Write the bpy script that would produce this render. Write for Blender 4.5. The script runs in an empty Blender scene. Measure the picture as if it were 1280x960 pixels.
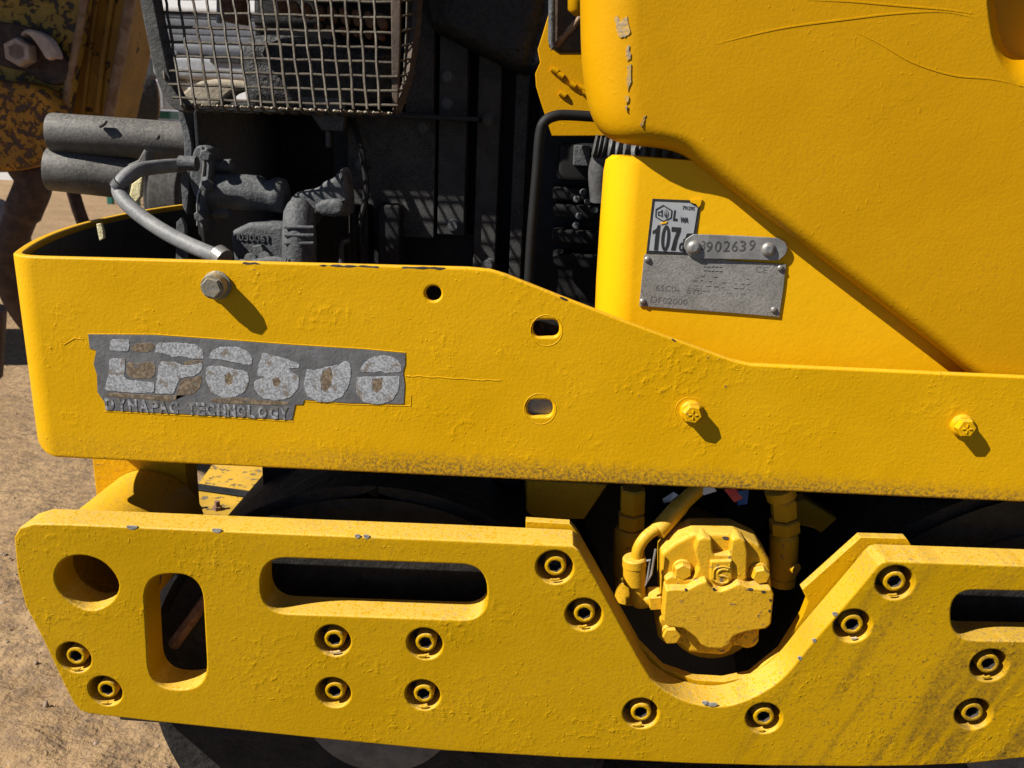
import bpy, bmesh, math, random
from mathutils import Vector, Matrix
random.seed(7)
R = math.radians
sc = bpy.context.scene
col = sc.collection

# ---------------------------------------------------------------- camera
CAM_LOC = Vector((0.0, -0.717, 0.845))
FPX = 1050.0                       # focal length in photo pixels (photo is 1280 wide)
PITCH, YAW, ROLL = R(17.0), R(2.5), R(2.5)
fwd = Vector((-math.sin(YAW)*math.cos(PITCH), math.cos(YAW)*math.cos(PITCH), -math.sin(PITCH)))
r0 = Vector((math.cos(YAW), math.sin(YAW), 0.0))
u0 = r0.cross(fwd)
CR = (r0*math.cos(ROLL) + u0*math.sin(ROLL)).normalized()
CU = (u0*math.cos(ROLL) - r0*math.sin(ROLL)).normalized()
cd = bpy.data.cameras.new('camera')
cam = bpy.data.objects.new('camera', cd)
col.objects.link(cam)
cam.matrix_world = Matrix(((CR.x, CU.x, -fwd.x, CAM_LOC.x), (CR.y, CU.y, -fwd.y, CAM_LOC.y),
                           (CR.z, CU.z, -fwd.z, CAM_LOC.z), (0, 0, 0, 1)))
cd.sensor_width = 36.0
cd.lens = 36.0*FPX/1280.0
cd.clip_start = 0.02
cd.clip_end = 300
cd.dof.use_dof = True
cd.dof.focus_distance = 0.80
cd.dof.aperture_fstop = 14.0
sc.camera = cam

# ---------------------------------------------------------------- light
SUN_D = Vector((1.0, 0.47, -1.02)).normalized()      # the way the light travels
w = bpy.data.worlds.new('World'); sc.world = w; w.use_nodes = True
wn = w.node_tree
bg = wn.nodes['Background']
sky = wn.nodes.new('ShaderNodeTexSky')
sky.sky_type = 'NISHITA'; sky.sun_disc = False
to_sun = -SUN_D
sky.sun_elevation = math.asin(to_sun.z)
sky.sun_rotation = math.atan2(to_sun.x, to_sun.y)
wn.links.new(sky.outputs[0], bg.inputs[0])
sky.air_density = 0.4; sky.dust_density = 0.2; sky.ozone_density = 1.0; sky.altitude = 1500
bg.inputs[1].default_value = 0.05
sl = bpy.data.lights.new('sun', 'SUN'); sl.energy = 5.0; sl.angle = R(0.5); sl.color = (1.0, 0.95, 0.87)
so = bpy.data.objects.new('sun', sl); col.objects.link(so)
so.rotation_euler = SUN_D.to_track_quat('-Z', 'Y').to_euler()
so.location = (-3, -2, 4)
sc.view_settings.view_transform = 'Standard'
sc.view_settings.look = 'None'
sc.view_settings.exposure = 0.75
sc.view_settings.gamma = 1.0
sc.cycles.diffuse_bounces = 2

# ---------------------------------------------------------------- measuring
def ray(px, py):
    return fwd + CR*((px-640.0)/FPX) - CU*((py-480.0)/FPX)
def P(px, py, Y):
    d = ray(px, py); return CAM_LOC + d*((Y-CAM_LOC.y)/d.y)
def PZ(px, py, Z):
    d = ray(px, py); return CAM_LOC + d*((Z-CAM_LOC.z)/d.z)
def K(px, py, Y):
    return (P(px+1, py, Y)-P(px, py, Y)).length      # metres per photo pixel

# ---------------------------------------------------------------- materials
MATS = {}
class NT:
    def __init__(s, name):
        s.m = bpy.data.materials.new(name); s.m.use_nodes = True
        s.t = s.m.node_tree; s.b = s.t.nodes['Principled BSDF']
        s.geo = s.t.nodes.new('ShaderNodeNewGeometry')
        s.pos = s.geo.outputs['Position']
        MATS[name] = s.m
    def lk(s, a, b): s.t.links.new(a, b)
    def noise(s, scale, detail=3, rough=0.55, vec=None, dist=0.0, mul=None):
        n = s.t.nodes.new('ShaderNodeTexNoise')
        n.inputs['Scale'].default_value = scale; n.inputs['Detail'].default_value = detail
        n.inputs['Roughness'].default_value = rough; n.inputs['Distortion'].default_value = dist
        v = vec or s.pos
        if mul:
            v = s.vmul(v, mul)
        s.lk(v, n.inputs['Vector']); return n.outputs['Fac']
    def vmul(s, v, mul):
        k = s.t.nodes.new('ShaderNodeVectorMath'); k.operation = 'MULTIPLY'
        s.lk(v, k.inputs[0]); k.inputs[1].default_value = mul; return k.outputs[0]
    def ramp(s, v, a, b, lo=0.0, hi=1.0):
        n = s.t.nodes.new('ShaderNodeMapRange'); n.interpolation_type = 'SMOOTHSTEP'
        s.lk(v, n.inputs['Value'])
        n.inputs['From Min'].default_value = a; n.inputs['From Max'].default_value = b
        n.inputs['To Min'].default_value = lo; n.inputs['To Max'].default_value = hi
        return n.outputs['Result']
    def math(s, op, a, b=None):
        n = s.t.nodes.new('ShaderNodeMath'); n.operation = op
        for i, v in enumerate((a, b)):
            if v is None: continue
            if isinstance(v, (int, float)): n.inputs[i].default_value = v
            else: s.lk(v, n.inputs[i])
        return n.outputs[0]
    def mix(s, f, a, b):
        n = s.t.nodes.new('ShaderNodeMix'); n.data_type = 'RGBA'
        if isinstance(f, (int, float)): n.inputs['Factor'].default_value = f
        else: s.lk(f, n.inputs['Factor'])
        for k, v in (('A', a), ('B', b)):
            sock = [i for i in n.inputs if i.name == k and i.type == 'RGBA'][0]
            if isinstance(v, tuple): sock.default_value = (*v, 1)
            else: s.lk(v, sock)
        return [o for o in n.outputs if o.type == 'RGBA'][0]
    def bump(s, h, dist, strength=1.0, prev=None):
        n = s.t.nodes.new('ShaderNodeBump')
        n.inputs['Distance'].default_value = dist; n.inputs['Strength'].default_value = strength
        s.lk(h, n.inputs['Height'])
        if prev: s.lk(prev, n.inputs['Normal'])
        return n.outputs[0]
    def xyz(s, v):
        n = s.t.nodes.new('ShaderNodeSeparateXYZ'); s.lk(v, n.inputs[0]); return n.outputs
    def done(s, colr, rough=0.5, metal=0.0, normal=None, spec=0.5):
        if isinstance(colr, tuple): s.b.inputs['Base Color'].default_value = (*colr, 1)
        else: s.lk(colr, s.b.inputs['Base Color'])
        if isinstance(rough, (int, float)): s.b.inputs['Roughness'].default_value = rough
        else: s.lk(rough, s.b.inputs['Roughness'])
        s.b.inputs['Metallic'].default_value = metal
        s.b.inputs['Specular IOR Level'].default_value = spec
        if normal: s.lk(normal, s.b.inputs['Normal'])
        return s.m

def yellow(name, ca, cb, chips=0.72, lumps=0.57, lump_d=0.0011, peel=0.00022, topdirt=0.0, low=None, stain=None, rough=0.42, grime=0.0, nib=0.0003):
    n = NT(name)
    zone = n.noise(13, 2, mul=(1, 1, 1.5))          # where the old coat bubbled
    fine = n.noise(330, 2, 0.6)
    blob = n.noise(125, 2, 0.55)
    lum = n.math('MULTIPLY', n.ramp(blob, 0.45, 0.85), n.ramp(zone, lumps-0.05, lumps+0.25))
    # one height field in metres: orange peel, soft waves, blisters
    h = n.math('ADD', n.math('MULTIPLY', fine, peel), n.math('MULTIPLY', blob, 0.00016))
    h = n.math('ADD', h, n.math('MULTIPLY', lum, lump_d))
    pits = n.math('MULTIPLY', n.ramp(n.noise(270, 0), 0.74, 0.84), n.ramp(zone, 0.36, 0.60))       # sparse nibs in the coat
    h = n.math('ADD', h, n.math('MULTIPLY', pits, nib))
    h = n.math('ADD', h, n.math('MULTIPLY', zone, 0.0005))
    nrm = n.bump(h, 1.0, 1.0)
    spec = n.noise(300, 3, 0.7)                      # shared fine speckle
    big = n.noise(7, 3, 0.6)
    c = n.mix(n.ramp(big, 0.35, 0.65), ca, cb)
    f = n.math('MULTIPLY', n.math('MULTIPLY', n.ramp(spec, 0.50, 0.70), n.ramp(big, 0.46, 0.68)), 0.20+grime)
    c = n.mix(f, c, (ca[0]*0.42, ca[1]*0.38, 0.015))
    chip = n.math('MULTIPLY', n.ramp(blob, chips, chips+0.02), n.ramp(zone, 0.50, 0.56))
    c = n.mix(chip, c, (0.20, 0.13, 0.06))
    z = n.xyz(n.pos) if (low or stain) else None
    if topdirt:
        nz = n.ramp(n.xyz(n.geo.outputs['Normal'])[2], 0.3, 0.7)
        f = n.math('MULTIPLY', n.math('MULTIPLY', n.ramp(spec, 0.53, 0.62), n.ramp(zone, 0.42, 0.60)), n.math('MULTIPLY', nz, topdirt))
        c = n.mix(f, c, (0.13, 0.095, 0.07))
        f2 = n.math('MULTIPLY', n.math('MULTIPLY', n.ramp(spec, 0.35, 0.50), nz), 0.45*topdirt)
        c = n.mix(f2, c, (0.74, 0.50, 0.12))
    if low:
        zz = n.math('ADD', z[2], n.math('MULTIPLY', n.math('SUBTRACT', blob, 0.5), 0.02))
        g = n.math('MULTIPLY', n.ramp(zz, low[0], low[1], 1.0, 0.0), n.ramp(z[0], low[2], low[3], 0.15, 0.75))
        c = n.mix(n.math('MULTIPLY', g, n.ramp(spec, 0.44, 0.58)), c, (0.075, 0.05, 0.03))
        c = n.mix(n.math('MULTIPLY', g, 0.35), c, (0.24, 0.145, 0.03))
    if stain:
        # slanting streaks of grime that ran down the plate
        u = n.math('ADD', z[0], n.math('MULTIPLY', z[2], -0.42))
        cmb = n.t.nodes.new('ShaderNodeCombineXYZ'); n.lk(u, cmb.inputs[0]); n.lk(n.math('MULTIPLY', z[2], 0.10), cmb.inputs[1])
        st = n.ramp(n.noise(38, 2, 0.6, vec=cmb.outputs[0]), 0.48, 0.62)
        g = n.math('MULTIPLY', n.ramp(z[0], stain[0], stain[1]), n.ramp(z[2], stain[3], stain[2], 1.0, 0.45))
        f = n.math('MULTIPLY', n.math('MULTIPLY', st, g), n.ramp(spec, 0.36, 0.58, 0.28, 0.68))
        c = n.mix(f, c, (0.13, 0.072, 0.012))
        c = n.mix(n.math('MULTIPLY', n.ramp(spec, 0.60, 0.68), n.math('MULTIPLY', g, 0.8)), c, (0.10, 0.06, 0.02))
    return n.done(c, n.ramp(big, 0.3, 0.7, rough-0.05, rough+0.10), 0.0, nrm, 0.14)

YA, YB = (0.61, 0.322, 0.001), (0.67, 0.358, 0.002)
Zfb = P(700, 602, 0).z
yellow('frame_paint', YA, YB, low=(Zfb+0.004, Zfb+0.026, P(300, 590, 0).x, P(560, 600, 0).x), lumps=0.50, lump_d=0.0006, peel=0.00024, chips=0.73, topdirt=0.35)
yellow('bar_paint', (0.45, 0.248, 0.001), (0.50, 0.278, 0.002), topdirt=1.0, lumps=0.50, lump_d=0.0007, peel=0.00028, chips=0.75,
       stain=(P(820, 800, 0).x, P(1120, 800, 0).x, P(1100, 690, 0).z, P(1100, 900, 0).z), grime=0.22, rough=0.46)
yellow('hood_paint', (0.53, 0.26, 0.001), (0.57, 0.285, 0.001), lumps=0.66, chips=0.9, nib=0.00012, lump_d=0.0004, peel=0.00020, rough=0.40)
yellow('panel_paint', (0.78, 0.41, 0.003), (0.81, 0.43, 0.004), lumps=0.8, chips=0.95, nib=0.00005, lump_d=0.0003, peel=0.00012, rough=0.40)
yellow('motor_paint', (0.52, 0.285, 0.010), (0.60, 0.33, 0.014), lumps=0.45, lump_d=0.0003, peel=0.0003, topdirt=1.0, grime=0.75, chips=0.66, rough=0.5)
yellow('inner_paint', (0.58, 0.32, 0.012), (0.64, 0.36, 0.018), topdirt=1.0, grime=0.6, rough=0.55)

def cast(name, ca, cb, dust=0.3, dcol=(0.20, 0.18, 0.15), rough=0.7, bd=0.0012, bs=260, metal=0.0):
    n = NT(name)
    nz = n.xyz(n.geo.outputs['Normal'])[2]
    g = n.noise(bs, 3, 0.7); m = n.noise(50, 2, 0.6)
    c = n.mix(n.ramp(m, 0.35, 0.65), ca, cb)
    f = n.math('MULTIPLY', n.math('MULTIPLY', n.ramp(g, 0.42, 0.62), n.ramp(nz, -0.5, 0.8, 0.25, 1.0)), dust)
    c = n.mix(f, c, dcol)
    b = n.bump(n.math('ADD', n.math('MULTIPLY', g, bd), n.math('MULTIPLY', m, bd*1.3)), 1.0)
    return n.done(c, rough, metal, b, 0.35)
cast('cast_grey', (0.050, 0.055, 0.060), (0.078, 0.083, 0.088), 0.4, (0.19, 0.185, 0.175))
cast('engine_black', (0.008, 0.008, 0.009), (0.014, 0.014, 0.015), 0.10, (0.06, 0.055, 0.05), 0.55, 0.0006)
cast('cowl_black', (0.022, 0.022, 0.022), (0.04, 0.04, 0.039), 0.6, (0.18, 0.175, 0.165), 0.8, 0.0005, 800)
cast('rough_black', (0.010, 0.010, 0.010), (0.018, 0.018, 0.018), 0.55, (0.09, 0.09, 0.09), 0.6, 0.003, 150)
cast('grit_black', (0.007, 0.007, 0.007), (0.012, 0.012, 0.012), 0.35, (0.06, 0.06, 0.06), 0.45, 0.002, 200)
cast('satin_black', (0.004, 0.004, 0.004), (0.006, 0.006, 0.006), 0.15, (0.02, 0.02, 0.02), 0.65, 0.0002, 300)
cast('scuff_shade_black', (0.03, 0.025, 0.022), (0.07, 0.06, 0.05), 0.2, (0.12, 0.1, 0.08), 0.5, 0.0004, 300)  # scuffs and chips, plus the shade coloured into bores and sockets
cast('tube_grey', (0.065, 0.063, 0.060), (0.095, 0.09, 0.085), 0.6, (0.20, 0.18, 0.15), 0.6, 0.0004, 330)
cast('hose_grey', (0.13, 0.135, 0.14), (0.18, 0.18, 0.18), 0.35, (0.28, 0.26, 0.24), 0.55, 0.0005, 300)
cast('hose_black', (0.05, 0.05, 0.05), (0.09, 0.09, 0.09), 0.3, (0.2, 0.19, 0.18), 0.5, 0.0005, 300)
cast('wire_metal', (0.05, 0.039, 0.026), (0.09, 0.073, 0.05), 0.35, (0.18, 0.15, 0.11), 0.6, 0.0006, 300)
cast('cage_brown', (0.050, 0.035, 0.025), (0.085, 0.060, 0.042), 0.3, (0.16, 0.12, 0.09), 0.65, 0.0006)
cast('cage_dark', (0.035, 0.034, 0.032), (0.06, 0.058, 0.054), 0.3, (0.12, 0.11, 0.10), 0.65, 0.0008)
cast('dusty_sheet', (0.24, 0.20, 0.145), (0.32, 0.27, 0.20), 0.3, (0.36, 0.31, 0.24), 0.8, 0.0008)
cast('rust', (0.11, 0.05, 0.028), (0.19, 0.10, 0.065), 0.5, (0.26, 0.17, 0.13), 0.85, 0.0016, 200)
cast('steel', (0.27, 0.26, 0.24), (0.36, 0.35, 0.33), 0.25, (0.20, 0.17, 0.14), 0.42, 0.0003, 300, 0.55)
cast('bolt_worn', (0.17, 0.16, 0.135), (0.26, 0.245, 0.21), 0.5, (0.42, 0.28, 0.05), 0.5, 0.0005, 300, 0.3)
cast('drum_dark', (0.010, 0.009, 0.008), (0.02, 0.018, 0.016), 0.3, (0.05, 0.045, 0.04), 0.8, 0.002, 90)
cast('drum_plate', (0.13, 0.12, 0.11), (0.19, 0.175, 0.155), 0.4, (0.22, 0.19, 0.16), 0.85, 0.002, 90)
cast('dry_tape', (0.55, 0.48, 0.25), (0.66, 0.60, 0.36), 0.3, (0.3, 0.25, 0.12), 0.7, 0.0015, 200)
cast('zinc_tag', (0.22, 0.215, 0.205), (0.32, 0.31, 0.295), 0.35, (0.13, 0.12, 0.11), 0.45, 0.0002, 380, 0.35)
cast('name_tag', (0.24, 0.228, 0.205), (0.30, 0.285, 0.26), 1.0, (0.10, 0.097, 0.092), 0.6, 0.0003, 620, 0.1)
cast('label_silver', (0.36, 0.37, 0.38), (0.41, 0.42, 0.43), 0.12, (0.25, 0.25, 0.25), 0.5, 0.00005, 300, 0.1)
cast('print_black', (0.016, 0.016, 0.017), (0.026, 0.026, 0.027), 0.15, (0.12, 0.12, 0.12), 0.55, 0.0001, 300)
cast('print_faint', (0.11, 0.105, 0.10), (0.16, 0.155, 0.15), 0.3, (0.22, 0.21, 0.20), 0.5, 0.0001, 300)
cast('stamp_dark', (0.05, 0.048, 0.045), (0.09, 0.085, 0.08), 0.2, (0.2, 0.2, 0.19), 0.5, 0.0001, 300)
cast('decal_grey', (0.105, 0.105, 0.108), (0.145, 0.145, 0.148), 0.25, (0.20, 0.17, 0.13), 0.55, 0.0005, 240)
cast('wrapper_white', (0.6, 0.62, 0.66), (0.75, 0.76, 0.8), 0.1, (0.5, 0.5, 0.5), 0.4, 0.0005)
cast('wrapper_red', (0.45, 0.03, 0.03), (0.5, 0.05, 0.05), 0.1, (0.4, 0.1, 0.1), 0.4, 0.0005)
cast('wrapper_blue', (0.02, 0.06, 0.22), (0.03, 0.10, 0.30), 0.1, (0.1, 0.1, 0.3), 0.4, 0.0005)
# peeling silver letters: flecked, with rust-brown bare patches
n = NT('letter_silver')
c = n.mix(n.ramp(n.noise(560, 3, 0.7), 0.38, 0.62), (0.20, 0.205, 0.215), (0.43, 0.44, 0.455))
c = n.mix(n.math('MULTIPLY', n.ramp(n.noise(90, 4, 0.65), 0.55, 0.62), 0.75), c, (0.17, 0.13, 0.09))
n.done(c, 0.6, 0.0, n.bump(n.noise(300, 3, 0.7), 0.0003))
n = NT('letter_bare')
c = n.mix(n.ramp(n.noise(220, 4, 0.7), 0.42, 0.60), (0.12, 0.085, 0.05), (0.24, 0.18, 0.115))
c = n.mix(n.ramp(n.noise(150, 3), 0.58, 0.66), c, (0.12, 0.115, 0.11))
n.done(c, 0.65, 0.0, n.bump(n.noise(260, 4, 0.7), 0.0005))
n = NT('letter_worn')
c = n.mix(n.ramp(n.noise(260, 4, 0.7), 0.44, 0.58), (0.12, 0.118, 0.118), (0.34, 0.345, 0.36))
c = n.mix(n.math('MULTIPLY', n.ramp(n.noise(60, 3, 0.65), 0.52, 0.60), 0.8), c, (0.14, 0.12, 0.09))
n.done(c, 0.6, 0.0, n.bump(n.noise(300, 3, 0.7), 0.0003))
# far machine: old yellow paint flaked off to black-brown steel
def flaked(name, paint, under, thr, scale, rustc):
    n = NT(name)
    f = n.ramp(n.noise(scale, 6, 0.68, dist=0.2), thr-0.02, thr+0.025)
    p = n.mix(n.ramp(n.noise(9, 3), 0.4, 0.6), paint, tuple(v*0.72 for v in paint))
    p = n.mix(n.math('MULTIPLY', n.ramp(n.noise(45, 4, 0.7), 0.5, 0.7), 0.5), p, rustc)
    c = n.mix(f, p, under)
    return n.done(c, 0.6, 0.0, n.bump(n.math('SUBTRACT', 1.0, f), 0.002), 0.4)
flaked('flaked_yellow', (0.40, 0.25, 0.035), (0.045, 0.030, 0.022), 0.53, 40, (0.25, 0.12, 0.03))
flaked('flaked_column', (0.36, 0.19, 0.022), (0.022, 0.016, 0.014), 0.60, 20, (0.20, 0.09, 0.02))
flaked('flaked_hub', (0.48, 0.22, 0.010), (0.085, 0.042, 0.022), 0.52, 60, (0.30, 0.10, 0.01))
flaked('flaked_bright', (0.56, 0.33, 0.03), (0.16, 0.13, 0.10), 0.585, 55, (0.40, 0.26, 0.08))
cast('dark_rust', (0.045, 0.026, 0.020), (0.085, 0.05, 0.036), 0.2, (0.14, 0.09, 0.06), 0.7, 0.002, 90)
cast('edge_rust', (0.22, 0.12, 0.06), (0.34, 0.22, 0.13), 0.3, (0.40, 0.30, 0.22), 0.7, 0.001, 90)
cast('pale_rust_sun', (0.42, 0.32, 0.27), (0.55, 0.44, 0.38), 0.3, (0.4, 0.3, 0.2), 0.6, 0.002, 60)  # rust of the drum; on lug and nut it stands for sunlight
cast('far_green', (0.01, 0.10, 0.075), (0.015, 0.13, 0.10), 0.1, (0.1, 0.2, 0.15), 0.5, 0.0002, 40)
cast('far_wall', (0.62, 0.62, 0.62), (0.70, 0.70, 0.70), 0.1, (0.5, 0.5, 0.48), 0.8, 0.001, 20)
cast('far_shutter', (0.36, 0.37, 0.45), (0.40, 0.41, 0.49), 0.05, (0.4, 0.4, 0.4), 0.5, 0.0003, 20)
cast('car_white', (0.78, 0.78, 0.78), (0.82, 0.82, 0.82), 0.05, (0.6, 0.6, 0.58), 0.25, 0.0001, 20)
cast('car_grey', (0.12, 0.125, 0.14), (0.15, 0.155, 0.17), 0.1, (0.3, 0.3, 0.3), 0.35, 0.0002, 20)
cast('car_silver', (0.26, 0.27, 0.285), (0.33, 0.34, 0.355), 0.1, (0.4, 0.4, 0.38), 0.35, 0.0002, 20)
cast('car_black', (0.02, 0.02, 0.022), (0.03, 0.03, 0.03), 0.1, (0.1, 0.1, 0.1), 0.5, 0.0002, 20)
cast('car_red', (0.6, 0.05, 0.03), (0.6, 0.06, 0.04), 0.05, (0.5, 0.1, 0.1), 0.3, 0.0001, 20)
cast('tyre', (0.02, 0.02, 0.02), (0.03, 0.03, 0.03), 0.3, (0.14, 0.12, 0.10), 0.85, 0.002, 40)
cast('pebble', (0.20, 0.145, 0.10), (0.28, 0.205, 0.145), 0.3, (0.33, 0.25, 0.18), 0.9, 0.002, 60)
n = NT('sand')
c = n.mix(n.ramp(n.noise(3.5, 5, 0.6), 0.35, 0.65), (0.26, 0.168, 0.085), (0.34, 0.228, 0.12))
c = n.mix(n.ramp(n.noise(45, 5, 0.7), 0.40, 0.66), c, (0.175, 0.118, 0.073))
c = n.mix(n.math('MULTIPLY', n.ramp(n.noise(160, 4, 0.7), 0.55, 0.72), 0.6), c, (0.33, 0.245, 0.165))
b = n.bump(n.math('ADD', n.math('MULTIPLY', n.noise(26, 4, 0.55, mul=(0.55, 1.4, 1)), 0.014), n.math('MULTIPLY', n.noise(120, 3, 0.6), 0.0045)), 1.0)
n.done(c, 0.95, 0.0, b, 0.2)

# ---------------------------------------------------------------- building blocks
WL = {}
def empty(name, loc):
    o = bpy.data.objects.new(name, None); col.objects.link(o); o.location = loc
    o.empty_display_size = 0.1; WL[o] = Vector(loc); return o
def tag(o, label=None, cat=None, group=None, kind=None):
    for k, v in (('label', label), ('category', cat), ('group', group), ('kind', kind)):
        if v: o[k] = v
    return o
def finish(bm, angle=35):
    bmesh.ops.recalc_face_normals(bm, faces=bm.faces[:])
    me = bpy.data.meshes.new('m')
    for f in bm.faces: f.smooth = True
    bm.to_mesh(me); bm.free()
    me.set_sharp_from_angle(angle=R(angle))
    return me
def hard(o):
    m = o.modifiers.new('weighted_normals', 'WEIGHTED_NORMAL'); m.keep_sharp = True; m.weight = 100; m.mode = 'FACE_AREA'
def link(name, me, mat, parent=None, at=None, harden=False):
    """mesh in world coordinates -> object whose origin sits in its middle (or mesh as is, placed at 'at')"""
    if at is None:
        xs = [v.co for v in me.vertices]
        c = Vector([(min(v[i] for v in xs)+max(v[i] for v in xs))/2 for i in range(3)])
        me.transform(Matrix.Translation(-c))
    else: c = Vector(at)
    me.name = name
    if mat and not me.materials: me.materials.append(MATS[mat])
    o = bpy.data.objects.new(name, me); col.objects.link(o)
    WL[o] = c
    o.location = c - (WL[parent] if parent else Vector())
    if parent: o.parent = parent
    if harden: hard(o)
    return o
def smooth_loop(pts, it=1, closed=True):
    for _ in range(it):
        q = []
        n = len(pts)
        for i in range(n if closed else n-1):
            a, b = pts[i], pts[(i+1) % n]
            q += [(a[0]*.75+b[0]*.25, a[1]*.75+b[1]*.25), (a[0]*.25+b[0]*.75, a[1]*.25+b[1]*.75)]
        if not closed: q = [pts[0]]+q+[pts[-1]]
        pts = q
    return pts
def rounded(pts, rad, seg=5):
    """round the corners of a polygon; rad one number or one per corner"""
    out = []; n = len(pts)
    for i in range(n):
        r = rad[i] if isinstance(rad, (list, tuple)) else rad
        p = Vector(pts[i]); a = Vector(pts[i-1])-p; b = Vector(pts[(i+1) % n])-p
        if r <= 0: out.append(tuple(p)); continue
        la, lb = a.length, b.length
        k = min(r, la*.48, lb*.48)
        s, e = p+a*(k/la), p+b*(k/lb)
        for j in range(seg+1):
            t = j/seg
            q = s*(1-t)**2 + p*2*t*(1-t) + e*t*t
            out.append(tuple(q))
    return out
def ell(cx, cy, rx, ry, n=28, rot=0):
    return [(cx+rx*math.cos(a)*math.cos(rot)-ry*math.sin(a)*math.sin(rot), cy+rx*math.cos(a)*math.sin(rot)+ry*math.sin(a)*math.cos(rot))
            for a in [2*math.pi*i/n for i in range(n)]]
def stadium(x0, y0, x1, y1, r, n=8):
    return rounded([(x0, y0), (x1, y0), (x1, y1), (x0, y1)], r, n)
def flat(pts, Y):                      # pixels -> (x, z) on the plane y = Y
    return [(lambda v: (v.x, v.z))(P(a, b, Y)) for a, b in pts]
def solid2d(loops, Y, t, bevel=0.002, bres=2, weld=True):
    """closed (x,z) loops, even-odd filled, thickness t behind the plane Y; returns a bmesh"""
    cu = bpy.data.curves.new('c', 'CURVE'); cu.dimensions = '2D'; cu.fill_mode = 'BOTH'
    b = min(bevel, t*0.49)
    cu.extrude = max(t/2-b, 0.0); cu.bevel_depth = b; cu.bevel_resolution = bres; cu.offset = -b
    for lp in loops:
        s = cu.splines.new('POLY'); s.points.add(len(lp)-1); s.use_cyclic_u = True
        for p, (x, z) in zip(s.points, lp): p.co = (x, z, 0, 1)
    o = bpy.data.objects.new('c', cu); col.objects.link(o)
    dg = bpy.context.evaluated_depsgraph_get()
    me = bpy.data.meshes.new_from_object(o.evaluated_get(dg))
    bpy.data.objects.remove(o); bpy.data.curves.remove(cu)
    bm = bmesh.new(); bm.from_mesh(me); bpy.data.meshes.remove(me)
    for v in bm.verts: v.co = Vector((v.co.x, Y+t/2-v.co.z, v.co.y))
    if weld: bmesh.ops.remove_doubles(bm, verts=bm.verts[:], dist=1e-6)
    return bm
def plate(name, px, Y, t, mat, parent, bevel=0.002, holes=(), bres=2, angle=35):
    bm = solid2d([flat(px, Y)]+[flat(h, Y) for h in holes], Y, t, bevel, bres)
    return link(name, finish(bm, angle), mat, parent, harden=True)
def catmull(pts, n=6):
    pts = [Vector(p) for p in pts]; q = [pts[0]*2-pts[1]]+pts+[pts[-1]*2-pts[-2]]; out = []
    for i in range(1, len(q)-2):
        a, b, c, d = q[i-1:i+3]
        for j in range(n):
            t = j/n
            out.append(0.5*((2*b)+(c-a)*t+(2*a-5*b+4*c-d)*t*t+(3*b-a-3*c+d)*t**3))
    out.append(pts[-1]); return out
def tube_bm(path, rad, n=16, cap=True, bm=None, up=None, phase=0.0, flat_f=1.0):
    bm = bm or bmesh.new(); path = [Vector(p) for p in path]
    if isinstance(rad, (int, float)): rad = [rad]*len(path)
    rings = []; tprev = None; nrm = None
    for i, p in enumerate(path):
        a = path[i-1] if i else None; b = path[i+1] if i+1 < len(path) else None
        d = Vector()
        if a is not None and (p-a).length > 1e-9: d += (p-a).normalized()
        if b is not None and (b-p).length > 1e-9: d += (b-p).normalized()
        if d.length < 1e-9:
            d = tprev.copy() if tprev is not None else next((q-p for q in path if (q-p).length > 1e-9))
        d.normalize()
        if nrm is None:
            u = up or (Vector((0, 0, 1)) if abs(d.z) < 0.9 else Vector((0, 1, 0)))
            nrm = (u - d*u.dot(d)).normalized()
        else: nrm = (nrm - d*nrm.dot(d)).normalized()
        bi = d.cross(nrm); tprev = d
        rings.append([bm.verts.new(p+(nrm*math.cos(2*math.pi*k/n+phase)*flat_f+bi*math.sin(2*math.pi*k/n+phase))*rad[i]) for k in range(n)])
    for A, B in zip(rings, rings[1:]):
        for k in range(n): bm.faces.new((A[k], A[(k+1) % n], B[(k+1) % n], B[k]))
    if cap:
        bm.faces.new(rings[0][::-1]); bm.faces.new(rings[-1])
    return bm
def tube(name, path, rad, mat, parent, n=16, angle=40, **kw):
    return link(name, finish(tube_bm(path, rad, n, **kw), angle), mat, parent)
def lathe(name, a, b, prof, mat, parent, n=24, angle=35, **kw):
    """prof: (fraction along a->b, radius)"""
    a, b = Vector(a), Vector(b)
    return tube(name, [a.lerp(b, f) for f, r in prof], [r for f, r in prof], mat, parent, n, angle, **kw)
def box_bm(lo, hi, bevel=0.003, bm=None):
    b = bmesh.new(); bmesh.ops.create_cube(b, size=1)
    for v in b.verts:
        v.co = Vector([(lo[i]+hi[i])/2 + v.co[i]*(hi[i]-lo[i]) for i in range(3)])
    if bevel: bmesh.ops.bevel(b, geom=b.edges[:], offset=bevel, segments=2, affect='EDGES', profile=0.5)
    return b
def box(name, lo, hi, mat, parent, bevel=0.003):
    return link(name, finish(box_bm(lo, hi, bevel)), mat, parent, harden=True)
def pbox(name, x0, y0, x1, y1, Y0, Y1, mat, parent, bevel=0.003):
    """box whose front face covers the pixel box on the plane y = Y0"""
    a, b = P(x0, y1, Y0), P(x1, y0, Y0)
    return box(name, (a.x, Y0, a.z), (b.x, Y1, b.z), mat, parent, bevel)
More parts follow.
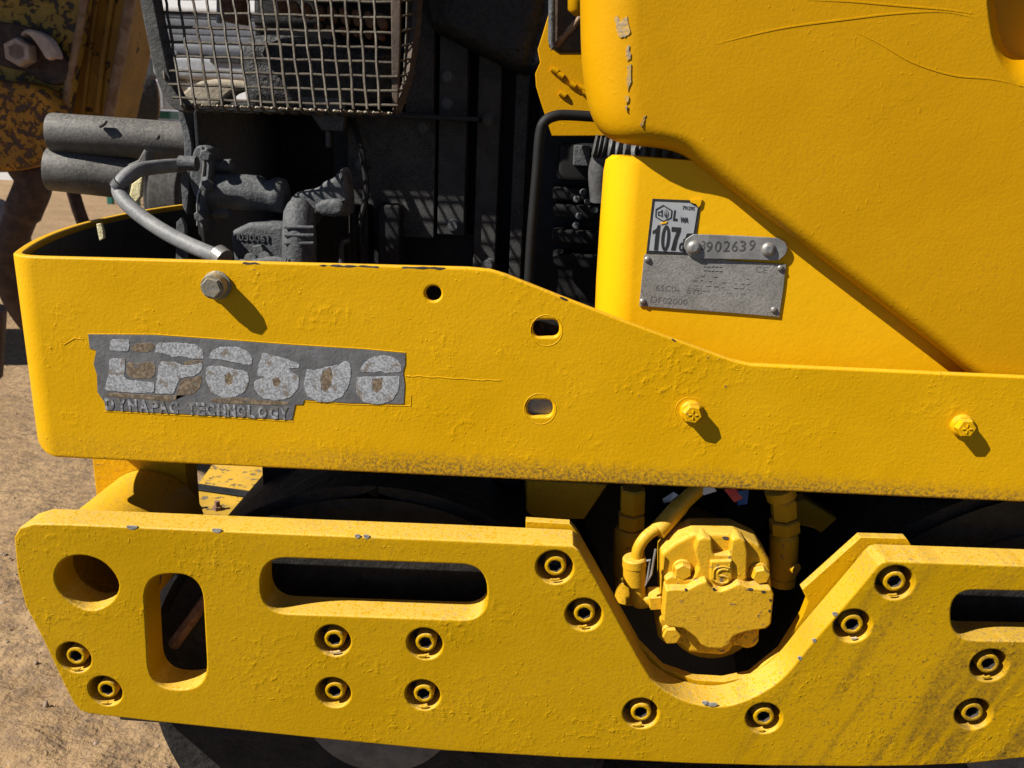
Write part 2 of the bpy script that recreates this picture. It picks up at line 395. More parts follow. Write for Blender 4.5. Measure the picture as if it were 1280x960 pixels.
def text(name, body, cx, cy, hpx, Y, mat, parent, sx=1.0, bold=0.0, rot=0.0, t=0.0003, wpx=None, shear=0.0):
    """lettering centred on a pixel, height in pixels, lying on the plane y = Y and facing the viewer"""
    cu = bpy.data.curves.new('t', 'FONT'); cu.body = body; cu.size = 1.0; cu.offset = bold; cu.extrude = 0.0; cu.shear = shear
    cu.resolution_u = 4
    o = bpy.data.objects.new('t', cu); col.objects.link(o)
    me = bpy.data.meshes.new_from_object(o.evaluated_get(bpy.context.evaluated_depsgraph_get()))
    bpy.data.objects.remove(o); bpy.data.curves.remove(cu)
    bm = bmesh.new(); bm.from_mesh(me); bpy.data.meshes.remove(me)
    bmesh.ops.remove_doubles(bm, verts=bm.verts[:], dist=1e-5)
    bmesh.ops.triangulate(bm, faces=bm.faces[:])
    ext = bmesh.ops.extrude_face_region(bm, geom=bm.faces[:])
    top = [g for g in ext['geom'] if isinstance(g, bmesh.types.BMVert)]
    for v in top: v.co.z = 1.0
    x0 = min(v.co.x for v in bm.verts); x1 = max(v.co.x for v in bm.verts)
    y0 = min(v.co.y for v in bm.verts); y1 = max(v.co.y for v in bm.verts)
    k = K(cx, cy, Y); s = hpx*k/(y1-y0)*1.06
    sxx = (wpx*k/(x1-x0)) if wpx else s*sx
    c = P(cx, cy, Y); ca, sa = math.cos(rot), math.sin(rot)
    for v in bm.verts:
        x = (v.co.x-(x0+x1)/2)*sxx; z = (v.co.y-(y0+y1)/2)*s; d = v.co.z
        v.co = Vector((c.x+x*ca+z*sa, Y-d*t, c.z-x*sa+z*ca))
    return link(name, finish(bm), mat, parent)

# ---------------------------------------------------------------- ground and far things
def ground():
    def axis(lo, hi, c, fine, grow):
        v = [c]; s = fine
        while v[-1] < hi: v.append(v[-1]+s); s *= grow
        u = [c]; s = fine
        while u[-1] > lo: u.append(u[-1]-s); s *= grow
        return u[::-1][:-1]+v
    from mathutils import noise
    xs = axis(-60, 60, -0.75, 0.009, 1.022); ys = axis(-40, 120, 0.35, 0.009, 1.022)
    verts = []
    for y in ys:
        for x in xs:
            d = math.hypot(x+0.75, y-0.35); k = 1/(1+d*0.4)
            h = noise.fractal(Vector((x*7, y*7, 0)), 1.0, 2.0, 4)*0.012 + noise.fractal(Vector((x*30, y*30, 3)), 0.9, 2.0, 3)*0.006
            # wheel ruts and a chevron tread print
            h += 0.010*math.exp(-((x+0.62-0.35*y)/0.05)**2)*k
            g = math.exp(-((x+0.70)/0.16)**2-((y-0.16)/0.2)**2)
            h += 0.006*g*max(0, math.sin((abs(x+0.70)*0.8+y)*2*math.pi/0.045))
            verts.append((x, y, h*k))
    nx = len(xs)
    faces = [(j*nx+i, j*nx+i+1, (j+1)*nx+i+1, (j+1)*nx+i) for j in range(len(ys)-1) for i in range(nx-1)]
    me = bpy.data.meshes.new('ground'); me.from_pydata(verts, [], faces)
    for p in me.polygons: p.use_smooth = True
    o = link('ground', me, 'sand', None, at=(0, 0, 0)); tag(o, kind='structure'); return o
ground()
def bounce_blocker():
    # added dark strip, out of view: cuts light bouncing off the ground
    from mathutils import noise
    bm = bmesh.new(); xs = [-60, -20, -8]+[-4+i*0.1 for i in range(81)]+[8, 20, 60]
    A = [bm.verts.new((x, -40, 0.012)) for x in xs]; B = [bm.verts.new((x, -0.16+0.03*noise.noise(Vector((x*3, 0, 0)))+0.012*noise.noise(Vector((x*17, 0, 5))), 0.012)) for x in xs]
    C = [bm.verts.new((v.co.x, v.co.y+0.02, -0.02)) for v in B]
    for i in range(len(xs)-1):
        bm.faces.new((A[i], A[i+1], B[i+1], B[i])); bm.faces.new((B[i], B[i+1], C[i+1], C[i]))
    tag(link('bounce_blocker', finish(bm), 'bounce_dark', None), kind='structure')
cast('bounce_dark', (0.05, 0.048, 0.046), (0.07, 0.067, 0.064), 0.4, (0.12, 0.10, 0.085), 0.9, 0.002, 120)  # dark surface of the added bounce-cutting strip
bounce_blocker()
def pebbles():
    bm = bmesh.new()
    for i in range(700):
        y = random.uniform(0.02, 3.6)**1.0; x = random.uniform(-2.6, -0.25) - y*0.15
        if random.random() < 0.5: y = random.uniform(0.02, 0.9); x = random.uniform(-1.3, -0.3)
        r = random.choice((0.0015, 0.002, 0.002, 0.003, 0.004))*random.uniform(.8, 1.5)
        m = Matrix.Translation((x, y, 0.002)) @ Matrix.Rotation(random.uniform(0, 6), 4, Vector((random.random(), random.random(), 1)).normalized()) @ Matrix.Diagonal((r*random.uniform(.8, 1.6), r, r*random.uniform(.5, .9), 1))
        bmesh.ops.create_icosphere(bm, subdivisions=1, radius=1, matrix=m)
    for v in bm.verts: v.co += Vector((random.uniform(-1, 1), random.uniform(-1, 1), random.uniform(-1, 1)))*0.0007
    me = finish(bm, 60); o = link('loose_pebbles', me, 'pebble', None, at=(0, 0, 0))
    tag(o, 'small loose pebbles and clods strewn over the sandy ground', 'pebbles', kind='stuff')
pebbles()

def background():
    # store building with a roller shutter, far left
    Y = 9.0
    g = P(165, 128, Y); b = empty('store_building', (g.x, Y, 0))
    tag(b, 'distant pale building with a lilac grey roller shutter', 'building')
    a, c = P(60, 128, Y), P(600, -260, Y)
    w0, w1 = P(157, 0, Y).x, P(250, 0, Y).x
    top = P(165, 12, Y).z
    bm = box_bm((a.x-3, Y+0.1, 0), (c.x, Y+3, c.z), 0.0); link('wall', finish(bm), 'far_wall', b)
    zz = 0.0; h = 0.075
    me0 = None
    while zz < top:
        if me0 is None:
            bm = tube_bm([(w0, 0, 0), (w1, 0, 0)], h*0.5, 8); me0 = finish(bm, 50); me0.transform(Matrix.Translation((-(w0+w1)/2, 0, 0)))
        link('shutter_slat', me0, 'far_shutter', b, at=((w0+w1)/2, Y+0.065, zz+h/2)); zz += h
    box('shutter_header', (w0-0.1, Y-0.05, top+0.02), (w1+0.1, Y+0.09, top+0.25), 'far_wall', b, 0.01)
    # white parked car behind the engine, seen through the cage
    Y = 4.2
    g = P(240, 110, Y); k = K(240, 60, Y); c = empty('parked_car', (g.x, Y+0.8, 0))
    tag(c, 'white parked car with grey slatted grille, seen through the wire cage', 'car')
    def cb(nm, x0, y0, x1, y1, d0, d1, m, bev=0.02): return pbox(nm, x0, y0, x1, y1, Y+d0, Y+d1, m, c, bev)
    cb('bonnet', 150, -60, 470, 13, -0.02, 1.6, 'car_white', 0.03)
    cb('body', 184, 12, 470, 98, 0.10, 1.5, 'car_black', 0.02)
    for yy in (17, 27, 37, 47): cb('grille_slat', 206, yy, 320, yy+5, 0.0, 0.08, 'car_grey', 0.008)
    cb('grille_slat', 206, 57, 310, 67, -0.02, 0.08, 'car_grey', 0.02)
    cb('headlight', 178, 36, 211, 53, -0.02, 0.15, 'car_white', 0.03)
    cb('trim', 176, 19, 205, 33, 0.0, 0.09, 'car_silver', 0.01)
    cb('trim', 176, 54, 216, 60, 0.0, 0.09, 'car_silver', 0.01)
    cb('bumper', 190, 74, 330, 96, -0.06, 0.09, 'car_silver', 0.03)
    cb('bumper_lip', 186, 62, 222, 74, -0.03, 0.09, 'car_grey', 0.02)
    cb('number_plate_holder', 262, 68, 300, 78, -0.075, -0.03, 'car_black', 0.006)
    cb('fog_lamp', 205, 99, 225, 113, -0.02, 0.1, 'car_silver', 0.02)
    for xx in (205, 380):
        p = P(xx, 118, Y+0.35); lathe('wheel', (p.x-0.1, Y+0.5, 0.3), (p.x+0.1, Y+0.5, 0.3), [(0, .24), (0, .28), (.1, .3), (.9, .3), (1, .28), (1, .24)], 'tyre', c, 28)
    # another machine's tyre, a green bench, small clutter
    Y = 6.0
    p = P(172, 118, Y); t = empty('tractor_wheel', (p.x, Y, 0)); tag(t, 'dark far-off wheel beside the shutter, above the green bench', 'wheel')
    r = 0.24
    p = P(171, 122, Y)
    tube('stand', [(p.x, Y+0.05, 0.0), (p.x, Y+0.05, p.z)], 0.04, 'car_black', t, 10)
    lathe('tyre', (p.x-0.06, Y, p.z), (p.x+0.06, Y+0.1, p.z), [(0, r*.8), (0, r*.95), (.15, r), (.85, r), (1, r*.95), (1, r*.8)], 'tyre', t, 28)
    lathe('rim', (p.x-0.05, Y-0.02, p.z), (p.x+0.07, Y+0.1, p.z), [(0, r*.3), (0, r*.78), (1, r*.78)], 'edge_rust', t, 24)
    Y = 7.0
    a, d = P(118, 152, Y), P(212, 139, Y); bn = empty('green_bench', ((a.x+d.x)/2, Y, 0)); tag(bn, 'low dark green bench top behind the grey tubes', 'bench')
    box('bench_top', (a.x, Y, d.z-0.07), (d.x, Y+0.5, d.z), 'far_green', bn, 0.01)
    for xx in (a.x+0.05, P(158, 150, Y).x):
        for yy in (Y+0.06, Y+0.44): box('leg', (xx-0.025, yy-0.025, 0), (xx+0.025, yy+0.025, d.z-0.071), 'far_green', bn, 0.004)
    Y = 6.8
    a, d = P(146, 112, Y), P(160, 92, Y)
    o = box('yellow_beam', (a.x-0.2, Y, d.z-0.1), (d.x+0.02, Y+0.15, d.z), 'flaked_column', None, 0.01); tag(o, 'small yellow beam far behind the rusty column', 'beam')
    Y = 6.4
    cr = pbox('pale_crate', 140, 104, 203, 134, Y+0.4, Y+0.7, 'car_silver', None, 0.02); tag(cr, 'pale blue grey crate behind the far wheel', 'crate')
    Y = 7.5
    sg = pbox('red_sign', 181, 78, 190, 96, Y, Y+0.05, 'car_red', None, 0.01); tag(sg, 'small red board by the lilac shutter', 'sign')
background()

def rusty_machine():
    Y = 0.95
    g = P(40, 200, Y); m = empty('rusty_machine', (g.x, Y, 0))
    tag(m, 'old machine with flaking yellow paint and rust standing behind at left', 'machine')
    pl = plate('side_plate', smooth_loop([(-260, -160), (112, -160), (107, 0), (98, 50), (90, 92), (82, 140), (72, 190), (40, 214), (0, 216), (-260, 214)], 1), Y, 0.03, 'flaked_yellow', m, 0.004)
    tube('plate_edge', catmull([P(113, -120, Y-.004), P(105, 0, Y-.004), (P(96, 52, Y-.004)), P(86, 100, Y-.004), P(79, 146, Y-.004)]), 0.007, 'edge_rust', m, 10)
    # tapered column behind, with raised borders
    colm = plate('column', [(96, -150), (176, -150), (166, 0), (150, 80), (135, 150), (74, 150), (86, 80), (96, 0)], Y+0.06, 0.12, 'flaked_column', m, 0.004)
    tube('column_flange', [P(172, -120, Y+.05), P(163, 0, Y+.05), P(149, 80, Y+.05), P(135, 150, Y+.05)], 0.010, 'edge_rust', m, 10)
    tube('column_rib', [P(150, -120, Y+.055), P(140, 0, Y+.055), P(129, 70, Y+.055), P(121, 146, Y+.055)], 0.006, 'flaked_column', m, 10)
    tube('column_rib', [P(128, -120, Y+.055), P(121, 0, Y+.055), P(112, 70, Y+.055), P(103, 146, Y+.055)], 0.004, 'flaked_column', m, 10)
    # recess with a nut and a torn steel lug
    plate('recess', smooth_loop([(-60, 22), (15, 28), (45, 36), (80, 64), (88, 92), (76, 108), (52, 104), (36, 90), (5, 84), (-60, 60)], 2), Y-0.012, 0.013, 'dark_rust', m, 0.004)
    c = P(33, 68, Y); ax = Vector((0.30, -1, 0.02)).normalized()
    nut = lathe('nut', c, c+ax*0.06, [(0, .026), (0.8, .026), (1.0, .023), (1.0, .015), (0.45, .014)], 'pale_rust_sun', m, 6, 25)
    lathe('bolt_end', c, c+ax*0.036, [(0, .015), (1, .015)], 'dark_rust', m, 14)
    plate('torn_lug', smooth_loop([(24, 42), (32, 35), (48, 39), (62, 48), (70, 62), (73, 74), (66, 72), (58, 76), (50, 62), (40, 48), (32, 41), (27, 46)], 1), Y-0.045, 0.02, 'pale_rust_sun', m, 0.004)  # pale colour stands in for sun on the lug
    # hub below the plate
    plate('hub_cover', smooth_loop([(-260, 96), (20, 98), (50, 108), (66, 122), (76, 150), (68, 186), (46, 206), (18, 214), (-20, 216), (-260, 212)], 2), Y-0.05, 0.05, 'flaked_hub', m, 0.012)
    # curved dark leg and pale drum at the lower left
    tube('swing_arm', catmull([P(30, 205, Y+.02), P(42, 228, Y+.02), P(30, 262, Y+.02), P(16, 300, Y+.02), P(12, 340, Y+.03), P(26, 380, Y+.05), P(60, 425, Y+.08)], 8), [0.035]*18+[0.03]*31, 'dark_rust', m, 16)
    c = P(-52, 305, Y+0.06)
    lathe('drum', (c.x, c.y, c.z), (c.x+0.02, c.y+0.10, c.z), [(0, .02), (0, .085), (.05, .092), (1, .092), (1, .02)], 'pale_rust_sun', m, 36)
    tube('strut', [P(84, 215, Y+.30), P(98, 262, Y+.30), P(112, 300, Y+.30), P(125, 345, Y+.3)], 0.017, 'dark_rust', m, 4, flat_f=1.0)
    tube('foot', [P(-30, 384, Y+.1), P(-28, 470, Y+.1)], [0.06, 0.05], 'dark_rust', m, 12)
    # added slab, out of view, placed to shade the near side
    q = P(40, 60, Y)+Vector((-0.62, -0.42, 0.60))
    bm = box_bm((-0.5, -0.08, -0.42), (0.42, 0.08, 0.5), 0.02); me = finish(bm); me.transform(Matrix.Rotation(R(-30), 4, 'Z'))
    link('shade_slab', me, 'flaked_yellow', m, at=q)
    # added block, out of view, placed to throw shade on the ground
    a = P(-1100, 480, Y); b = P(-800, -160, Y)
    box('body', (a.x, Y+0.75, 0.05), (b.x, Y+1.05, b.z-0.3), 'flaked_yellow', m, 0.03)
rusty_machine()

# ---------------------------------------------------------------- the roller
ROOT = empty('trench_roller', (0, 0.3, 0))
tag(ROOT, 'yellow trench roller with bare black engine and worn decal, filling the picture', 'roller')

# ----- bent upper frame
def frame():
    top = [(50, 320.8), (160, 323.5), (300, 327), (450, 331), (585, 334.5), (612, 337), (632, 343), (700, 370), (780, 401), (860, 430), (915, 450), (938, 455.5), (990, 458), (1280, 471), (1560, 484)]
    bot = [(1560, 641), (1280, 628), (1000, 615.5), (700, 602), (400, 588), (200, 578.5), (55, 571.6)]
    f_top, f_bot = flat(top, 0), flat(bot, 0)
    xb = P(54, 440, 0).x                     # the bend starts here
    zt, zb = f_top[0][1], f_bot[-1][1]
    Rb, ang1 = 0.030, R(66)
    L = 0.55
    xl = xb - L
    def seg(p): return p
    loop = [(xl, zt), (xl+0.2, zt)] + f_top + f_bot + [(xl, zb)]
    # lower corner of the bend is rounded off: bite into the unrolled plate
    holes = [flat(ell(541.5, 367, 10.2, 9.6, 20), 0), flat(stadium(666, 400, 699, 421.5, 10), 0), flat(stadium(659, 500, 691, 521, 10), 0)]
    t = 0.008
    bm = solid2d([loop]+holes, 0.0, t, 0.0022, 2)
    x = xb
    while x > xl+0.004:
        bmesh.ops.bisect_plane(bm, geom=bm.verts[:]+bm.edges[:]+bm.faces[:], plane_co=(x, 0, 0), plane_no=(1, 0, 0))
        s = xb-x
        x -= 0.004 if s < Rb*ang1+0.01 else 0.03
    def bend(co):
        s = xb-co.x
        if s <= 0: return co
        y = co.y
        if s < Rb*ang1:
            a = s/Rb
            return Vector((xb-math.sin(a)*(Rb-y), Rb-math.cos(a)*(Rb-y), co.z))
        # past the tight bend the end wall bows gently
        R2 = 0.8; a0 = ang1
        cx, cy = xb-math.sin(a0)*Rb, Rb-math.cos(a0)*Rb
        u = s-Rb*ang1; a = a0+u/R2
        # centre of the wide arc
        ox, oy = cx+math.sin(a0)*R2, cy+math.cos(a0)*R2
        return Vector((ox-math.sin(a)*(R2-y), oy-math.cos(a)*(R2-y), co.z))
    # round the lower outer corner: lift the bottom edge round the bend
    for v in bm.verts:
        s = xb+0.004-v.co.x
        if s > 0 and v.co.z < zb+0.03:
            lift = 0.016*min(1, s/(Rb*ang1))**2
            v.co.z += lift*max(0, 1-(v.co.z-zb)/0.03)
    for v in bm.verts: v.co = bend(v.co)
    fr = link('side_frame', finish(bm, 40), 'frame_paint', ROOT, harden=True)
    # added dark sheet inside the end wall
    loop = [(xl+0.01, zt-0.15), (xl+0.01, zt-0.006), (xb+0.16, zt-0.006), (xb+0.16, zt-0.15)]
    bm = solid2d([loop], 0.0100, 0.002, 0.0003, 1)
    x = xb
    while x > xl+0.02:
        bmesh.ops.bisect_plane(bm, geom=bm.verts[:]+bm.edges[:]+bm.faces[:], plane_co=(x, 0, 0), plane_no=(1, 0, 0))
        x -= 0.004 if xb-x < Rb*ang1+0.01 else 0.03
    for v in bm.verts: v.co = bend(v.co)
    link('end_dark_sheet', finish(bm, 40), 'engine_black', fr)
    # bare streaks along the upper edge
    for x0, x1 in ((300, 330), (392, 478), (498, 562), (700, 716), (846, 858)):
        m = max(3, int((x1-x0)/6)); tp = []
        for i in range(m+1):
            x = x0+(x1-x0)*i/m
            zz = next(a[1]+(b[1]-a[1])*(P(x, 330, 0).x-a[0])/(b[0]-a[0]) for a, b in zip(f_top, f_top[1:]) if a[0] <= P(x, 330, 0).x <= b[0])
            tp.append(Vector((P(x, 330, 0).x, 0.0009, zz-0.0016+random.uniform(-.0003, .0003))))
        tube('edge_scuff', tp, [0.0004]+[random.uniform(.0008, .0014) for _ in range(m-1)]+[0.0004], 'scuff_shade_black', fr, 6)
    # flange behind the lower slot and backing lug behind the upper one
    c = P(675, 511, 0.011); pbox('backing_plate', 652, 494, 698, 528, 0.0085, 0.016, 'steel', fr, 0.001)
    pbox('backing_plate', 650, 385, 725, 436, 0.030, 0.036, 'engine_black', fr, 0.001)
    # weld seam and painted-over ridges
    tube('paint_ridge', [P(507+i*8, 469.5+i*0.42+random.uniform(-.7, .7), 0.0003) for i in range(16)], 0.0007, 'frame_paint', fr, 6)
    for cx, cy, rr in ((683, 413, 20), (675, 511, 20), (862, 514, 18)):
        tube('washer_print', [P(cx+rr*math.cos(a), cy+rr*math.sin(a)*.97, 0.0003) for a in [2*math.pi*i/28 for i in range(29)]], 0.0006, 'frame_paint', fr, 6, cap=False)
    return fr
FRAME = frame()

def hexbolt(name, px, py, head_px, Y, mat, flange_px, h, Yf=0.0, spin=0.3, tilt=None):
    c = P(px, py, Yf); k = K(px, py, Yf); ax = (tilt or Vector((0, -1, 0))).normalized()
    o = lathe(name, c+ax*-0.002, c+ax*h, [(0, head_px*k*1.02), (0.94, head_px*k), (1.0, head_px*k*0.88), (1.0, head_px*k*0.5)], mat, ROOT, 6, 25, phase=spin)
    f = tube('flange', [c, c+ax*0.0025, c+ax*0.004], [flange_px*k, flange_px*k, head_px*k*1.0], mat, o, 28)
    return o, c, k, ax
b0, c, k, ax = hexbolt('frame_bolt', 272, 356, 13.0, 0, 'bolt_worn', 17.5, 0.0165, tilt=Vector((0.02, -1, 0)))
lathe('washer', c, c+ax*0.013, [(0, 15*k), (0.85, 15*k), (1, 14*k)], 'bolt_worn', b0, 28)
tag(b0, 'worn grey bolt with traces of yellow paint')
for x, y in ((864, 514), (1202, 531)):
    b, c, k, ax = hexbolt('frame_bolt', x, y, 12.0, 0, 'frame_paint', 14.5, 0.0105, spin=0.1+x*.01)
    for i in range(4):      # raised head mark
        a = i*1.6; d = Vector((math.cos(a), 0, math.sin(a)))*0.004
        tube('head_mark', [c+ax*0.0105+d*0.4, c+ax*0.0105+d], 0.0009, 'frame_paint', b, 6)

# ----- decal with what is left of its lettering
def zpx(pts, ox=90.0, oy=400.0, s=2.909): return [(ox+a/s, oy+b/s) for a, b in pts]
def decal():
    out = zpx([(58, 52), (300, 56), (560, 74), (800, 92), (1060, 108), (1212, 122), (1212, 160), (1204, 190), (1210, 235), (1206, 306), (1100, 304), (1000, 302), (846, 290), (838, 308), (812, 308), (800, 364), (600, 352), (330, 338), (122, 328), (118, 300), (92, 262), (90, 200), (78, 160), (88, 110), (64, 104)])
    d = plate('model_decal', out, -0.0006, 0.0008, 'decal_grey', ROOT, 0.0002, bres=1)
    tag(d, 'torn grey decal with flaking silver letters')
    L = {
     'letter_l': [[(142, 70), (210, 72), (205, 116), (135, 112)], [(136, 142), (195, 138), (190, 205), (200, 218), (245, 222), (300, 228), (298, 264), (240, 266), (118, 256), (122, 236), (132, 205)]],
     'letter_p': [[(312, 82), (380, 82), (446, 88), (476, 108), (480, 142), (440, 142), (395, 130), (372, 138), (345, 124), (300, 118)], [(322, 150), (372, 152), (402, 166), (476, 156), (470, 186), (444, 204), (392, 212), (380, 240), (368, 270), (302, 268), (306, 228), (312, 185)]],
     'digit_six': [[(497, 140), (508, 112), (540, 98), (600, 98), (640, 112), (656, 140), (652, 166), (600, 156), (560, 148)], [(488, 172), (520, 166), (580, 176), (640, 190), (644, 225), (630, 258), (596, 280), (548, 284), (504, 260), (486, 220)]],
     'digit_five': [[(692, 118), (760, 136), (828, 158), (826, 176), (786, 176), (800, 190), (826, 205), (824, 248), (794, 282), (740, 294), (694, 286), (664, 256), (662, 222), (704, 208), (672, 204), (680, 160)]],
     'digit_zero': [[(846, 212), (854, 178), (884, 184), (920, 172), (970, 164), (992, 148), (1010, 156), (1016, 190), (1006, 240), (984, 278), (944, 298), (892, 298), (852, 274), (842, 240)]],
     'digit_zero.': [[(1046, 188), (1060, 158), (1092, 136), (1140, 128), (1182, 142), (1198, 168), (1198, 190), (1140, 194), (1124, 184), (1100, 192)], [(1034, 208), (1070, 206), (1160, 206), (1192, 202), (1188, 256), (1166, 292), (1110, 308), (1062, 300), (1036, 272), (1032, 240)]]}
    H = {'digit_six': [(555, 200), (572, 192), (586, 206), (582, 232), (566, 238), (556, 222)], 'digit_five': [(728, 214), (748, 208), (760, 222), (752, 240), (734, 242)],
         'digit_zero': [(912, 186), (940, 172), (948, 200), (942, 240), (922, 262), (906, 250), (904, 220)], 'digit_zero.': [(1092, 214), (1130, 212), (1126, 250), (1108, 266), (1092, 252)]}
    for nm, pieces in L.items():
        for i, pc in enumerate(pieces):
            hole = []
            if nm in H and i == len(pieces)-1: hole = [zpx(H[nm])]
            pc = rounded(pc, 9, 3); q = []
            for a, b in zip(pc, pc[1:]+pc[:1]):        # slightly ragged outline
                q.append((a[0]+random.uniform(-.8, .8), a[1]+random.uniform(-.8, .8)))
                if math.hypot(a[0]-b[0], a[1]-b[1]) > 18:
                    for t in (.25, .5, .75): q.append((a[0]+(b[0]-a[0])*t+random.uniform(-2, 2), a[1]+(b[1]-a[1])*t+random.uniform(-2, 2)))
            plate(nm.strip('.'), zpx(q), -0.0009, 0.0004, 'letter_silver', d, 0.0002, hole, bres=1)
    bare = [[(205, 95), (250, 82), (300, 84), (296, 116), (230, 118)], [(196, 150), (240, 160), (290, 148), (306, 170), (296, 214), (240, 214), (200, 205)],
            [(120, 262), (260, 272), (395, 276), (460, 262), (476, 200), (440, 210), (398, 214), (384, 256), (376, 300), (300, 290), (128, 280)],
            [(560, 196), (576, 190), (588, 206), (584, 234), (566, 240), (554, 222)], [(908, 184), (944, 168), (950, 200), (944, 242), (922, 264), (904, 250)],
            [(1090, 212), (1132, 210), (1128, 252), (1108, 268), (1090, 252)], [(500, 285), (620, 282), (680, 292), (790, 296), (780, 312), (640, 306), (510, 302)], [(722, 212), (750, 204), (764, 222), (752, 244), (730, 246)],
            [(408, 150), (470, 146), (478, 160), (404, 168)]]
    for pc in bare:
        plate('bare_patch', zpx(smooth_loop(pc, 1)), -0.0008, 0.0003, 'letter_bare', d, 0.0002, bres=1)
    for i, ch in enumerate('DYNAPAC TECHNOLOGY'):
        if ch == ' ': continue
        xs = [137, 152, 166, 180, 193, 204, 217, 0, 239, 251, 263, 277, 289, 302, 314, 328, 342, 355]
        x = xs[i]; y = 505 + (x-137)*0.054
        text('small_letter', ch, x, y, 15, -0.0006, 'letter_worn', d, wpx=11, bold=0.045, rot=R(1.0+random.uniform(-3, 3)), t=0.0004)
    # lifted paint film round the torn edge
    for seg in ([(56, 50), (300, 52), (560, 70), (800, 88), (1060, 104), (1215, 118)], [(846, 294), (1000, 306), (1100, 309), (1232, 312), (1232, 275)], [(40, 70), (10, 66), (-30, 90)], [(118, 332), (330, 343), (600, 357), (806, 369)]):
        tube('paint_edge', [P(a, b, 0.0002) for a, b in zpx(seg)], 0.0006, 'frame_paint', d, 6)
decal()

# ----- hood and lower cover: outer/inner outline with a rolled edge between
def shell(name, O, I, dep, Yf, back, mat, scoop=None, steps=8):
    bm = bmesh.new(); n = len(O)
    rings = []
    for s in range(steps+1):
        th = math.pi/2*s/steps; ring = []
        for o, i, d in zip(O, I, dep):
            po, pi_ = P(o[0], o[1], Yf+d), P(i[0], i[1], Yf)
            f = math.sin(th)
            ring.append(bm.verts.new((pi_.x+(po.x-pi_.x)*f, Yf+d*(1-math.cos(th)), pi_.z+(po.z-pi_.z)*f)))
        rings.append(ring)
    rings.append([bm.verts.new(v.co+Vector((0, back, 0))) for v in rings[-1]])
    for A, B in zip(rings, rings[1:]):
        for k in range(n): bm.faces.new((A[k], A[(k+1) % n], B[(k+1) % n], B[k]))
    edges = [bm.edges.get((rings[0][k], rings[0][(k+1) % n])) for k in range(n)]
    if scoop:
        prev = None
        for pts, d in scoop:
            ring = [bm.verts.new((P(a, b, Yf+d).x, Yf+d, P(a, b, Yf+d).z)) for a, b in pts]
            m = len(ring)
            if prev is None: edges += [bm.edges.new((ring[k], ring[(k+1) % m])) for k in range(m)]
            else:
                for k in range(m): bm.faces.new((prev[k], prev[(k+1) % m], ring[(k+1) % m], ring[k]))
            prev = ring
        bm.faces.new(prev)
    bmesh.ops.triangle_fill(bm, use_beauty=True, use_dissolve=False, edges=edges)
    return link(name, finish(bm, 50), mat, ROOT, harden=True)
